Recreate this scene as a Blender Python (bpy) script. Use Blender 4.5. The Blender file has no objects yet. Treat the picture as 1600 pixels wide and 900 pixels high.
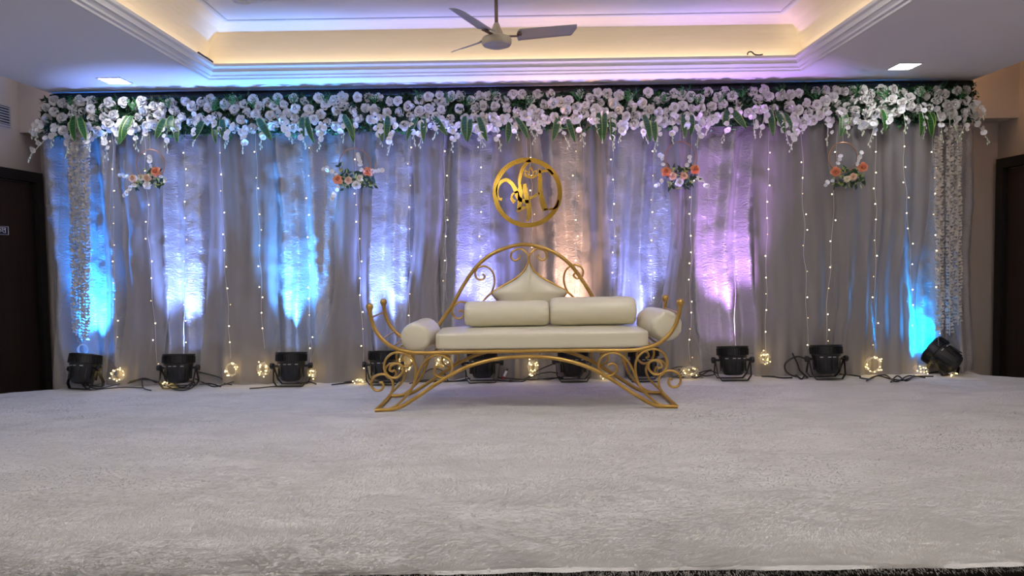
import bpy, bmesh, math, random
import numpy as np
from mathutils import Vector, Matrix, Euler
PI = math.pi
SC = bpy.context.scene
COL = SC.collection
RND = random.Random(11)

# ------------------------------------------------------------------ camera
FPX = 1100.0                       # focal length in pixels of the 1600x900 frame
PITCH = math.atan(53 / FPX)
ROLL = 0.015
CAM = Vector((0, 0, 1.06))
fw = Vector((0, math.cos(PITCH), -math.sin(PITCH)))
up0 = Vector((0, math.sin(PITCH), math.cos(PITCH)))
rt0 = Vector((1, 0, 0))
rt = rt0 * math.cos(ROLL) - up0 * math.sin(ROLL)
up = rt0 * math.sin(ROLL) + up0 * math.cos(ROLL)
cd = bpy.data.cameras.new('camera')
cd.sensor_width = 36
cd.lens = FPX / 1600 * 36
cam = bpy.data.objects.new('camera', cd)
m3 = Matrix((rt, up, -fw)).transposed()
cam.matrix_world = Matrix.Translation(CAM) @ m3.to_4x4()
COL.objects.link(cam)
SC.camera = cam

def at(px, py, Y):                 # a photograph pixel at distance Y -> world point
    d = rt * ((px - 800) / FPX) + up * ((450 - py) / FPX) + fw
    return CAM + d * (Y / d.y)

def atz(px, py, z):
    d = rt * ((px - 800) / FPX) + up * ((450 - py) / FPX) + fw
    return CAM + d * ((z - CAM.z) / d.z)

# ------------------------------------------------------------------ world, exposure
w = bpy.data.worlds.new('world')
SC.world = w
w.use_nodes = True
w.node_tree.nodes['Background'].inputs[0].default_value = (0.75, 0.75, 0.85, 1)
w.node_tree.nodes['Background'].inputs[1].default_value = 0.02
SC.view_settings.view_transform = 'Standard'
SC.view_settings.look = 'None'
SC.view_settings.exposure = 0.12
SC.view_settings.gamma = 1.0
SC.view_settings.use_curve_mapping = False
SC.cycles.use_denoising = True
SC.cycles.max_bounces = 8
SC.cycles.sample_clamp_indirect = 4.0
PANEL_L = 48.0                     # brightness of the square ceiling panels over the stage
ROOM_L = 100.0                     # of the ones nearer the hall
FILL_L = 25.0                      # of the big unseen panels added as fill over stage and hall
COVE_L = 7.0                       # of the warm strip in the ceiling cove
SPOT_W = 230.0                      # of one uplight

# ------------------------------------------------------------------ materials
MATS = {}
def mat(name, color, rough=0.6, metal=0.0, **kw):
    m = bpy.data.materials.new(name)
    m.use_nodes = True
    b = m.node_tree.nodes['Principled BSDF']
    b.inputs['Base Color'].default_value = (*color, 1)
    b.inputs['Roughness'].default_value = rough
    b.inputs['Metallic'].default_value = metal
    for k, v in kw.items():
        b.inputs[k.replace('_', ' ')].default_value = v
    MATS[name] = m
    return m

def N(m, t, **kw):
    n = m.node_tree.nodes.new(t)
    for k, v in kw.items():
        setattr(n, k, v)
    return n

def coords(m, scale):
    tc = N(m, 'ShaderNodeTexCoord')
    mp = N(m, 'ShaderNodeMapping')
    mp.inputs['Scale'].default_value = scale
    m.node_tree.links.new(tc.outputs['Object'], mp.inputs['Vector'])
    return mp.outputs['Vector']

def noise(m, scale, nscale=1.0, detail=4.0, rough=0.55, dist=0.0):
    n = N(m, 'ShaderNodeTexNoise')
    n.inputs['Scale'].default_value = nscale
    n.inputs['Detail'].default_value = detail
    n.inputs['Roughness'].default_value = rough
    n.inputs['Distortion'].default_value = dist
    m.node_tree.links.new(coords(m, scale), n.inputs['Vector'])
    return n.outputs['Fac']

def ramp(m, fac, c0, c1, p0=0.3, p1=0.7):
    r = N(m, 'ShaderNodeValToRGB')
    r.color_ramp.elements[0].color = (*c0, 1)
    r.color_ramp.elements[1].color = (*c1, 1)
    r.color_ramp.elements[0].position = p0
    r.color_ramp.elements[1].position = p1
    m.node_tree.links.new(fac, r.inputs[0])
    return r.outputs[0]

def set_color(m, sock):
    m.node_tree.links.new(sock, m.node_tree.nodes['Principled BSDF'].inputs['Base Color'])

def bump(m, fac, strength=0.3, dist=0.01, prev=None):
    b = N(m, 'ShaderNodeBump')
    b.inputs['Strength'].default_value = strength
    b.inputs['Distance'].default_value = dist
    m.node_tree.links.new(fac, b.inputs['Height'])
    if prev is not None:
        m.node_tree.links.new(prev, b.inputs['Normal'])
    m.node_tree.links.new(b.outputs['Normal'], m.node_tree.nodes['Principled BSDF'].inputs['Normal'])
    return b.outputs['Normal']

def emit(name, color, strength, sample=True):
    m = mat(name, (0.02, 0.02, 0.02), 0.5)
    b = m.node_tree.nodes['Principled BSDF']
    b.inputs['Emission Color'].default_value = (*color, 1)
    b.inputs['Emission Strength'].default_value = strength
    if not sample:
        m.cycles.emission_sampling = 'NONE'
    return m

M_ceil = mat('ceiling_paint', (0.74, 0.72, 0.73), 0.85)
bump(M_ceil, noise(M_ceil, (30, 30, 30)), 0.05, 0.002)
M_cove = mat('cove_paint', (0.78, 0.70, 0.56), 0.85)
bump(M_cove, noise(M_cove, (8, 8, 8)), 0.05, 0.003)
M_trim = mat('plaster_trim', (0.70, 0.69, 0.68), 0.7)
M_wall = mat('wall_paint', (0.58, 0.51, 0.47), 0.85)
set_color(M_wall, ramp(M_wall, noise(M_wall, (1.2, 1.2, 1.2)), (0.56, 0.49, 0.45), (0.62, 0.55, 0.51)))
M_floor = mat('hall_floor', (0.05, 0.045, 0.042), 0.4)
set_color(M_floor, ramp(M_floor, noise(M_floor, (3, 3, 3)), (0.03, 0.027, 0.025), (0.06, 0.055, 0.05)))
M_wood = mat('dark_door_wood', (0.022, 0.012, 0.010), 0.45)
set_color(M_wood, ramp(M_wood, noise(M_wood, (14, 14, 0.8), dist=1.5), (0.016, 0.009, 0.008), (0.032, 0.017, 0.013)))
M_frame = mat('door_frame_wood', (0.008, 0.006, 0.006), 0.5)
M_skirt = mat('stage_skirt', (0.012, 0.009, 0.008), 0.8)
M_vent = mat('vent_metal', (0.55, 0.52, 0.50), 0.5)
M_black = mat('black_metal', (0.006, 0.006, 0.007), 0.42, 0.0)
M_blackfin = mat('black_cast', (0.009, 0.009, 0.010), 0.5, 0.0)
M_rubber = mat('black_cable', (0.008, 0.008, 0.009), 0.5)
M_pale = mat('pale_tag', (0.35, 0.35, 0.36), 0.5)
M_gold = mat('gold_paint', (0.62, 0.36, 0.07), 0.34, 0.65)
set_color(M_gold, ramp(M_gold, noise(M_gold, (9, 9, 9)), (0.40, 0.235, 0.05), (0.58, 0.37, 0.10)))
M_mirror = mat('gold_mirror', (0.86, 0.56, 0.10), 0.14, 1.0)
M_leather = mat('cream_leatherette', (0.66, 0.62, 0.47), 0.32)
bump(M_leather, noise(M_leather, (14, 14, 14), detail=6), 0.12, 0.01)
M_rod = mat('fan_rod_metal', (0.16, 0.10, 0.08), 0.5, 0.3)
M_fan = mat('fan_metal', (0.40, 0.38, 0.40), 0.4, 0.2)
M_canopy = mat('fan_canopy', (0.42, 0.35, 0.26), 0.5)
M_rose = mat('white_rose', (0.84, 0.81, 0.76), 0.7)
M_orch = mat('white_orchid', (0.86, 0.84, 0.82), 0.65)
M_bud = mat('pale_bud', (0.70, 0.76, 0.58), 0.6)
M_leafd = mat('dark_leaf', (0.012, 0.045, 0.014), 0.6)
M_leafm = mat('green_leaf', (0.04, 0.20, 0.04), 0.55)
M_leafy = mat('yellow_green_leaf', (0.34, 0.42, 0.10), 0.55)
M_stem = mat('plant_stem', (0.05, 0.13, 0.04), 0.6)
M_peach = mat('peach_rose', (0.83, 0.33, 0.17), 0.65)
M_peachl = mat('pale_peach_rose', (0.85, 0.58, 0.40), 0.65)
M_creamf = mat('cream_flower', (0.80, 0.72, 0.50), 0.65)
M_hoop = mat('copper_hoop', (0.45, 0.22, 0.12), 0.35, 0.7)
M_ruff = mat("ruffle_cloth", (0.70, 0.65, 0.58), 0.75)
M_wire = mat('clear_wire', (0.62, 0.60, 0.55), 0.4)
M_bulb = emit('warm_bulb', (1.0, 0.78, 0.46), 7.0, False)
M_panel = emit('panel_light', (0.92, 0.93, 1.0), PANEL_L)
M_room = emit('room_panel_light', (1.0, 0.95, 0.90), ROOM_L)
M_fill = emit('fill_panel_light', (1.0, 0.94, 0.88), FILL_L)
M_covel = emit('cove_strip_light', (1.0, 0.80, 0.56), COVE_L)
M_warm = emit('warm_strip_light', (1.0, 0.58, 0.28), 22.0)
M_fill_strip = emit('fill_strip_light', (0.95, 0.90, 0.95), 16.0)
M_sign = mat('navy_sign', (0.012, 0.014, 0.06), 0.4)
M_white = mat('white_print', (0.75, 0.75, 0.78), 0.6)
M_red = mat('red_plastic', (0.35, 0.02, 0.02), 0.5)
M_truss = mat('truss_pipe', (0.012, 0.012, 0.014), 0.5)
M_ring = mat('clear_ring', (0.60, 0.62, 0.66), 0.3)

# striped leaf: dark green blade, pale cross bands, yellow margin (a pattern of the leaf itself)
M_strip = mat('striped_leaf', (0.03, 0.16, 0.04), 0.45)
def build_strip():
    m = M_strip
    at_ = N(m, 'ShaderNodeAttribute', attribute_name='edge')
    base = ramp(m, noise(m, (1, 1, 95), 1.0, 2.0, 0.5, 1.5), (0.006, 0.05, 0.010), (0.035, 0.15, 0.030), 0.42, 0.58)
    mx = N(m, 'ShaderNodeMix', data_type='RGBA')
    st = N(m, 'ShaderNodeMath', operation='GREATER_THAN')
    st.inputs[1].default_value = 0.80
    m.node_tree.links.new(at_.outputs['Fac'], st.inputs[0])
    m.node_tree.links.new(st.outputs[0], mx.inputs[0])
    m.node_tree.links.new(base, mx.inputs[6])
    mx.inputs[7].default_value = (0.30, 0.42, 0.09, 1)
    set_color(m, mx.outputs[2])
build_strip()

# satin: smooth sheen with crumples ; tulle: half see-through grey net
M_satin = mat('silver_satin', (0.40, 0.39, 0.40), 0.36, 0.0, Sheen_Weight=0.25)
n1 = bump(M_satin, noise(M_satin, (16, 16, 36), 1.0, 4.0, 0.6, 1.6), 0.70, 0.013)
bump(M_satin, noise(M_satin, (40, 40, 130), 1.0, 3.0, 0.6, 0.4), 0.28, 0.005, n1)
M_satin.node_tree.nodes['Principled BSDF'].inputs['Metallic'].default_value = 0.35
M_tulle = mat('grey_tulle', (0.31, 0.285, 0.268), 0.8)
bump(M_tulle, noise(M_tulle, (22, 22, 2.2), 1.0, 3.0), 0.25, 0.012)
M_tulle.node_tree.nodes['Principled BSDF'].inputs['Alpha'].default_value = 0.55
M_sheer = mat('thin_tulle', (0.50, 0.49, 0.50), 0.8)
M_sheer.node_tree.nodes['Principled BSDF'].inputs['Alpha'].default_value = 0.3

# fur carpet
M_fur = mat('fur_carpet_pile', (0.60, 0.585, 0.57), 0.95, 0.0, Sheen_Weight=0.15)
set_color(M_fur, ramp(M_fur, noise(M_fur, (2.2, 5.5, 3), 1.0, 7.0, 0.68, 0.8), (0.50, 0.485, 0.47), (0.70, 0.69, 0.675), 0.3, 0.7))
nf = bump(M_fur, noise(M_fur, (14, 40, 20), 1.0, 5.0, 0.65, 1.2), 0.45, 0.02)
bump(M_fur, noise(M_fur, (90, 220, 100), 1.0, 4.0, 0.7, 0.8), 0.4, 0.006, nf)
M_furtip = mat('fur_fibre', (0.64, 0.625, 0.60), 0.9)
def two_sided(m, col, k=.5):                    # thin fibre: lit from either side
    t = m.node_tree
    tr = N(m, 'ShaderNodeBsdfTranslucent')
    tr.inputs[0].default_value = (*col, 1)
    mx = N(m, 'ShaderNodeMixShader')
    mx.inputs[0].default_value = k
    t.links.new(t.nodes['Principled BSDF'].outputs[0], mx.inputs[1])
    t.links.new(tr.outputs[0], mx.inputs[2])
    t.links.new(mx.outputs[0], t.nodes['Material Output'].inputs['Surface'])
two_sided(M_furtip, (0.64, 0.625, 0.60))

# ------------------------------------------------------------------ mesh helpers
class MB:
    def __init__(s):
        s.v, s.f = [], []
    def add(s, v, f):
        o = len(s.v)
        s.v.extend([tuple(p) for p in v])
        s.f.extend([tuple(i + o for i in q) for q in f])
        return s
    def box(s, c, d, M=None):
        x, y, z = (k / 2 for k in d)
        vs = [Vector((a * x, b * y, e * z)) for a in (-1, 1) for b in (-1, 1) for e in (-1, 1)]
        if M is not None:
            vs = [M @ p for p in vs]
        vs = [p + Vector(c) for p in vs]
        return s.add(vs, [(0, 1, 3, 2), (4, 6, 7, 5), (0, 4, 5, 1), (2, 3, 7, 6), (0, 2, 6, 4), (1, 5, 7, 3)])
    def tube(s, pts, r, seg=8, cap=True, closed=False):
        P = [Vector(p) for p in pts]
        n = len(P)
        rad = r if hasattr(r, '__len__') else [r] * n
        T = []
        for i in range(n):
            if closed:
                t = P[(i + 1) % n] - P[i - 1]
            else:
                t = P[min(i + 1, n - 1)] - P[max(i - 1, 0)]
            T.append(t.normalized() if t.length > 1e-9 else Vector((0, 0, 1)))
        a = Vector((0, 1, 0)) if abs(T[0].y) < 0.9 else Vector((1, 0, 0))
        nrm = (a - T[0] * a.dot(T[0])).normalized()
        vs, fs = [], []
        for i in range(n):
            nrm = (nrm - T[i] * nrm.dot(T[i])).normalized()
            b = T[i].cross(nrm)
            for k in range(seg):
                an = 2 * PI * k / seg
                vs.append(P[i] + (nrm * math.cos(an) + b * math.sin(an)) * rad[i])
        for i in range(n if closed else n - 1):
            j = (i + 1) % n
            for k in range(seg):
                k2 = (k + 1) % seg
                fs.append((i * seg + k, i * seg + k2, j * seg + k2, j * seg + k))
        if cap and not closed:
            fs.append(tuple(range(seg))[::-1])
            fs.append(tuple((n - 1) * seg + k for k in range(seg)))
        return s.add(vs, fs)
    def lathe(s, prof, seg=24, M=None, cap=True):
        vs, fs = [], []
        for (r, z) in prof:
            for k in range(seg):
                an = 2 * PI * k / seg
                p = Vector((r * math.cos(an), r * math.sin(an), z))
                vs.append(M @ p if M is not None else p)
        for i in range(len(prof) - 1):
            for k in range(seg):
                k2 = (k + 1) % seg
                fs.append((i * seg + k, i * seg + k2, (i + 1) * seg + k2, (i + 1) * seg + k))
        if cap:
            fs.append(tuple(range(seg))[::-1])
            fs.append(tuple((len(prof) - 1) * seg + k for k in range(seg)))
        return s.add(vs, fs)
    def ball(s, c, r, seg=12, rings=8):
        prof = [(max(r * math.sin(PI * i / rings), r * 0.02), -r * math.cos(PI * i / rings)) for i in range(rings + 1)]
        return s.lathe(prof, seg, Matrix.Translation(Vector(c)))
    def prism(s, poly, y0, y1):                # polygon in x,z extruded along y
        n = len(poly)
        vs = [(x, y0, z) for x, z in poly] + [(x, y1, z) for x, z in poly]
        fs = [tuple(range(n)), tuple(range(2 * n - 1, n - 1, -1))]
        for i in range(n):
            j = (i + 1) % n
            fs.append((i, i + n, j + n, j))
        return s.add(vs, fs)
    def mesh(s, name, m, smooth=True):
        me = bpy.data.meshes.new(name)
        me.from_pydata(s.v, [], s.f)
        me.materials.append(m)
        if smooth:
            me.polygons.foreach_set('use_smooth', [True] * len(me.polygons))
            try:
                me.set_sharp_from_angle(angle=math.radians(42))
            except Exception:
                pass
        me.update()
        return me
    def obj(s, name, m, parent=None, smooth=True):
        return link(name, s.mesh(name, m, smooth), parent)

def link(name, me, parent=None, M=None):
    o = bpy.data.objects.new(name, me)
    COL.objects.link(o)
    if M is not None:
        o.matrix_world = M
    if parent is not None:
        o.parent = parent
    return o

def empty(name, loc=(0, 0, 0), rot=None):
    o = bpy.data.objects.new(name, None)
    o.empty_display_size = 0.05
    COL.objects.link(o)
    o.location = loc
    if rot is not None:
        o.rotation_euler = rot
    return o

def tag(o, label=None, cat=None, group=None, kind=None):
    for k, v in (('label', label), ('category', cat), ('group', group), ('kind', kind)):
        if v:
            o[k] = v
    return o

def structure(o):
    o['kind'] = 'structure'
    return o

def smooth_path(pts, n=8, closed=False):       # Catmull-Rom through the points
    P = [Vector(p) for p in pts]
    out = []
    m = len(P)
    rng = m if closed else m - 1
    for i in range(rng):
        if closed:
            a, b, c, d = P[i - 1], P[i], P[(i + 1) % m], P[(i + 2) % m]
        else:
            a, b, c, d = P[max(i - 1, 0)], P[i], P[i + 1], P[min(i + 2, m - 1)]
        for k in range(n):
            t = k / n
            out.append(0.5 * ((2 * b) + (c - a) * t + (2 * a - 5 * b + 4 * c - d) * t * t + (3 * b - a - 3 * c + d) * t ** 3))
    if not closed:
        out.append(P[-1])
    return out

def grid_mesh(name, V, m, smooth=True):        # V: (rows, cols, 3) array
    r, c = V.shape[:2]
    idx = np.arange(r * c).reshape(r, c)
    F = np.stack([idx[:-1, :-1], idx[:-1, 1:], idx[1:, 1:], idx[1:, :-1]], -1).reshape(-1, 4)
    me = bpy.data.meshes.new(name)
    me.vertices.add(r * c)
    me.vertices.foreach_set('co', V.reshape(-1).astype(np.float32))
    me.loops.add(F.size)
    me.loops.foreach_set('vertex_index', F.reshape(-1).astype(np.int32))
    me.polygons.add(len(F))
    me.polygons.foreach_set('loop_start', np.arange(0, F.size, 4, dtype=np.int32))
    me.polygons.foreach_set('loop_total', np.full(len(F), 4, dtype=np.int32))
    me.polygons.foreach_set('use_smooth', np.full(len(F), smooth))
    me.materials.append(m)
    me.update(calc_edges=True)
    me.validate()
    return me

def vnoise(x, y, seed=0):                      # smooth value noise in 2-D, -1..1
    xi, yi = np.floor(x).astype(np.int64), np.floor(y).astype(np.int64)
    fx, fy = x - xi, y - yi
    fx, fy = fx * fx * (3 - 2 * fx), fy * fy * (3 - 2 * fy)
    def h(a, b):
        k = (a * 374761393 + b * 668265263 + seed * 1442695041) & 0x7fffffff
        k = ((k ^ (k >> 13)) * 1274126177) & 0x7fffffff
        return ((k ^ (k >> 16)) & 0xffff) / 32767.5 - 1
    a, b, c, d = h(xi, yi), h(xi + 1, yi), h(xi, yi + 1), h(xi + 1, yi + 1)
    return (a * (1 - fx) + b * fx) * (1 - fy) + (c * (1 - fx) + d * fx) * fy

# ------------------------------------------------------------------ room shell
XL, XR = -4.34, 4.51               # side walls
YB, YF = 6.56, -5.0                # back wall, front wall behind the camera
ZF, ZC = -0.35, 2.96               # hall floor, high ceiling
SL, SR, SZ = -3.83, 3.89, 2.46     # hung ceiling: its two free sides, its height
def slab(name, c, d, m):
    return structure(MB().box(c, d).obj(name, m, None, False))
slab('floor', ((XL + XR) / 2, (YB + YF) / 2, ZF - 0.05), (XR - XL + 0.4, YB - YF + 0.4, 0.1), M_floor)
slab('wall_back', ((XL + XR) / 2, YB + 0.05, 1.3), (XR - XL + 0.4, 0.1, 3.4), M_wall)
slab('wall_front', ((XL + XR) / 2, YF - 0.05, 1.3), (XR - XL + 0.4, 0.1, 3.4), M_wall)
slab('wall_left', (XL - 0.05, (YB + YF) / 2, 1.3), (0.1, YB - YF, 3.4), M_wall)
slab('wall_right', (XR + 0.05, (YB + YF) / 2, 1.3), (0.1, YB - YF, 3.4), M_wall)
# beam along the top of the back wall
slab('trim_1', ((XL + XR) / 2, 6.43, (2.20 + ZC) / 2), (XR - XL, 0.26, ZC - 2.20), M_wall)

# hung ceiling with the tray opening (lip rectangle TX0..TX1, TY0..TY1)
TX0, TX1, TY0, TY1 = -2.25, 2.19, -1.6, 5.46
OD = 0.09
cb = MB()
SY0, SY1 = YF, 6.06
def ring_box(x0, x1, y0, y1, z0, z1):
    cb.box(((x0 + x1) / 2, (y0 + y1) / 2, (z0 + z1) / 2), (x1 - x0, y1 - y0, z1 - z0))
zt = SZ + 0.03
ring_box(SL, TX0 - OD + 0.01, SY0, SY1, SZ, zt)
ring_box(TX1 + OD - 0.01, SR, SY0, SY1, SZ, zt)
ring_box(TX0 - OD + 0.01, TX1 + OD - 0.01, TY1 + OD - 0.01, SY1, SZ, zt)
ring_box(TX0 - OD + 0.01, TX1 + OD - 0.01, SY0, TY0 - OD + 0.01, SZ, zt)
# edge upstands of the hung ceiling
ring_box(SL, SL + 0.02, SY0, SY1, zt, zt + 0.05)
ring_box(SR - 0.02, SR, SY0, SY1, zt, zt + 0.05)
# tray ceiling and the high ceiling
ring_box(TX0 - 0.3, TX1 + 0.3, TY0 - 0.3, TY1 + 0.3, 2.815, 2.84)
ring_box(XL, XR, YF, YB, ZC, ZC + 0.08)
structure(cb.obj('ceiling', M_ceil, None, False))

def sweep_rect(prof, name, m, smooth=True, rect=None):   # profile (outward offset, z) swept round the tray rectangle
    x0, x1, y0, y1 = rect or (TX0, TX1, TY0, TY1)
    vs, fs = [], []
    for (d, z) in prof:
        vs += [(x0 - d, y0 - d, z), (x1 + d, y0 - d, z), (x1 + d, y1 + d, z), (x0 - d, y1 + d, z)]
    for i in range(len(prof) - 1):
        for k in range(4):
            k2 = (k + 1) % 4
            fs.append((i * 4 + k, i * 4 + k2, (i + 1) * 4 + k2, (i + 1) * 4 + k))
    b = MB().add(vs, fs)
    return structure(b.obj(name, m, None, False))
sweep_rect([(OD + .012, SZ), (OD + .012, SZ - .012), (OD - .012, SZ - .014), (OD - .016, SZ - .002), (OD - .034, SZ + .004), (OD - .038, SZ + .016),
            (0.036, SZ + .028), (0.024, SZ + .042), (0.018, SZ + .058), (0.004, SZ + .064), (0.0, SZ + .068), (0, SZ + .088), (0.02, SZ + .088),
            (0.024, SZ + .03), (0.14, SZ + .03)], 'trim_2', M_trim)
cov = []
for i in range(15):
    t = i / 14 * PI / 2
    cov.append((0.10 - 0.27 * (1 - math.cos(t)), SZ + .03 + 0.33 * math.sin(t)))
sweep_rect(cov, 'trim_3', M_cove)
d0, z0 = cov[-1]
sweep_rect([(d0 + 0.02, z0 - .004), (d0 + 0.004, z0 - .016), (d0 - .012, z0 - .012), (d0 - .016, z0)], 'trim_4', M_trim)
# ornate plaster frame on the tray ceiling
b = MB()
fx0, fx1, fy0, fy1 = -1.78, 1.76, -1.0, 4.80
for (a, c) in (((fx0, fy1), (fx1, fy1)), ((fx0, fy0), (fx1, fy0)), ((fx0, fy0), (fx0, fy1)), ((fx1, fy0), (fx1, fy1))):
    n = int(math.dist(a, c) / 0.045)
    ctr = ((a[0] + c[0]) / 2, (a[1] + c[1]) / 2, 2.805)
    b.box(ctr, (abs(c[0] - a[0]) + .05, abs(c[1] - a[1]) + .05, 0.02))
    for i in range(n + 1):
        t = i / n
        b.box((a[0] + (c[0] - a[0]) * t, a[1] + (c[1] - a[1]) * t, 2.79), (.03, .03, .022), Matrix.Rotation(PI / 4, 3, 'Z'))
for x in (fx0, fx1):
    for y in (fy0, fy1):
        b.lathe([(0.09, 2.81), (0.09, 2.79), (0.06, 2.775), (0.03, 2.785), (0.02, 2.77)], 16, Matrix.Translation((x, y, 0)))
structure(b.obj('trim_5', M_trim))

# cove strip light lying in the trough of the tray, warm strip on top of the hung ceiling
b = MB()
for (x0, x1, y0, y1) in ((TX0 - .07, TX0 - .045, TY0, TY1), (TX1 + .045, TX1 + .07, TY0, TY1), (TX0, TX1, TY1 + .045, TY1 + .07), (TX0, TX1, TY0 - .07, TY0 - .045)):
    b.box(((x0 + x1) / 2, (y0 + y1) / 2, SZ + .042), (x1 - x0, y1 - y0, .012))
tag(b.obj('cove_strip_light', M_covel, None, False), 'warm strip light hidden behind the lip of the ceiling tray', 'strip light')
b = MB().box((SR - .05, 3.2, zt + .02), (.03, 6.2, .015))
tag(b.obj('unseen_strip_light', M_warm, None, False), 'warm strip light on top of hung ceiling edge by the peach-lit wall', 'strip light')

b = MB().box((SL + .05, 3.2, zt + .02), (.03, 6.2, .015))  # unseen strip added to brighten the wall and beam by the vent
tag(b.obj('unseen_strip_light', M_fill_strip, None, False), 'added unseen pale strip light on top of hung ceiling edge by the air vent', 'strip light')

# square ceiling panels
def ceiling_panel(name, x, y, s, m, label):
    e = empty(name, (x, y, SZ))
    tag(e, label, 'ceiling light', 'square ceiling panels')
    h = s / 2
    f = MB()
    for (cx, cy, dx, dy) in ((-h - .006, 0, .012, s + .024), (h + .006, 0, .012, s + .024), (0, -h - .006, s, .012), (0, h + .006, s, .012)):
        f.box((cx, cy, -.003), (dx, dy, .008))
    f.obj('frame', M_trim, e, False)
    MB().box((0, 0, -.001), (s, s, .006)).obj('diffuser', m, e, False)
ceiling_panel('ceiling_light', -3.075, 5.565, 0.165, M_panel, 'square recessed ceiling light above the blue lit end of the flower garland')
ceiling_panel('ceiling_light', 3.045, 5.49, 0.165, M_panel, 'square recessed ceiling light above the unlit grey end of the flower garland')
def unseen_panel(x, y, z, sz, m):             # unseen panels: side rows repeat the visible pair, big ones added as fill
    e = structure(empty('unseen_lamp', (x, y, z)))
    MB().box((0, 0, -.001), (sz, sz, .006)).obj('diffuser', m, e, False)
for y in (3.0, 0.6):
    for x in (-3.05, 3.05):
        unseen_panel(x, y, SZ, 0.165, M_room)
for x in (-1.2, 1.2):  # added in the tray, out of view, to light the stage from above
    for y in (3.6, 1.4):
        unseen_panel(x, y, 2.81, 0.5, M_fill)
for x in (-2.6, 0, 2.6):
    unseen_panel(x, -3.2, SZ, 0.55, M_fill)

# ------------------------------------------------------------------ doors, vent
def door(name, X, side, sign):
    sx = 1 if side == 'l' else -1            # into the room
    e = structure(empty(name, (X, 5.95, ZF)))
    zt_ = 1.86 - ZF
    y0, y1 = -0.62, 0.55
    f = MB()
    f.box((sx * .02, y1 - .045, zt_ / 2), (.07, .09, zt_))
    f.box((sx * .02, y0 + .045, zt_ / 2), (.07, .09, zt_))
    f.box((sx * .02, (y0 + y1) / 2, zt_ - .045), (.07, y1 - y0 - .18, .09))
    f.obj('door_frame', M_frame, e, False)
    d = MB()
    d.box((sx * .004, (y0 + y1) / 2, zt_ / 2 - .05), (.035, y1 - y0 - .18, zt_ - .10))
    lf = d.obj('door_leaf', M_wood, e, False)
    h = MB().tube([(sx * .03, y0 + .16, 1.0), (sx * .07, y0 + .16, 1.0), (sx * .07, y0 + .28, 1.0)], .01, 8)
    h.obj('door_handle', M_vent, e)
    if sign:
        s = MB().box((sx * .026, -0.14, 1.325 - ZF), (.008, .50, .078)).obj('door_sign', M_sign, e, False)
        t = MB()
        yy, zz, xx = .105, 1.325 - ZF, sx * .032
        # border line
        for (cy, cz, dy, dz) in ((-.14, .034, .488, .003), (-.14, -.034, .488, .003), (.103, 0, .003, .068), (-.383, 0, .003, .068)):
            t.box((xx, cy, zz + cz), (.004, dy, dz))
        # the word on the sign, drawn with strokes
        def st(pts, r=.0028):
            t.tube([(xx, yy - .03 - (1 - a) * .098, zz - .022 + b_ * .044) for a, b_ in pts], r, 6)
        st([(0.0, 1), (1.0, 1)])
        st([(.22, 1), (.22, 0)])
        st([(.22, .62), (.10, .72), (.03, .5), (.10, .3), (.22, .45)])
        st([(.22, .62), (.34, .72), (.42, .5), (.36, .25)])
        st([(.58, 1), (.55, .75), (.66, .6), (.55, .4), (.66, .2), (.78, .05)])
        st([(.66, .6), (.80, .75), (.92, .5)])
        st([(.92, 1), (.92, 0)])
        t.obj('lettering', M_white, s)
    return e
door('door_1', XL, 'l', True)
door('door_2', XR, 'r', False)

e = empty('air_vent', (XL, 5.85, 2.315))
tag(e, 'slatted air vent grille high on the wall above the door with navy sign', 'vent')
f = MB()
f.box((.008, 0, .088), (.016, .66, .014)); f.box((.008, 0, -.088), (.016, .66, .014))
f.box((.008, .325, 0), (.016, .014, .17)); f.box((.008, -.325, 0), (.016, .014, .17))
f.obj('frame', M_vent, e, False)
MB().box((.002, 0, 0), (.004, .64, .17)).obj('backing', M_black, e, False)
sl = MB().box((0, 0, 0), (.018, .636, .007), Matrix.Rotation(.6, 3, 'Y')).mesh('slat', M_vent, False)
for i in range(7):
    link('slat', sl, e, Matrix.Translation((.011, 0, -.069 + i * .023)))

# ------------------------------------------------------------------ stage and fur carpet
YS0, YS1, YS2 = 2.298, 5.63, 6.16
b = MB()
b.box((0.1, (YS0 + .06 + YS1 - .03) / 2, (ZF - .03) / 2), (8.2, YS1 - YS0 - .09, -ZF - .03))
b.box((0.02, (YS1 + YS2) / 2 - .02, (ZF - .03) / 2), (7.6, YS2 - YS1, -ZF - .03))
tag(b.obj('stage_platform', M_skirt, None, False), 'low dark stage platform under the white fur carpet', 'stage')

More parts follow.
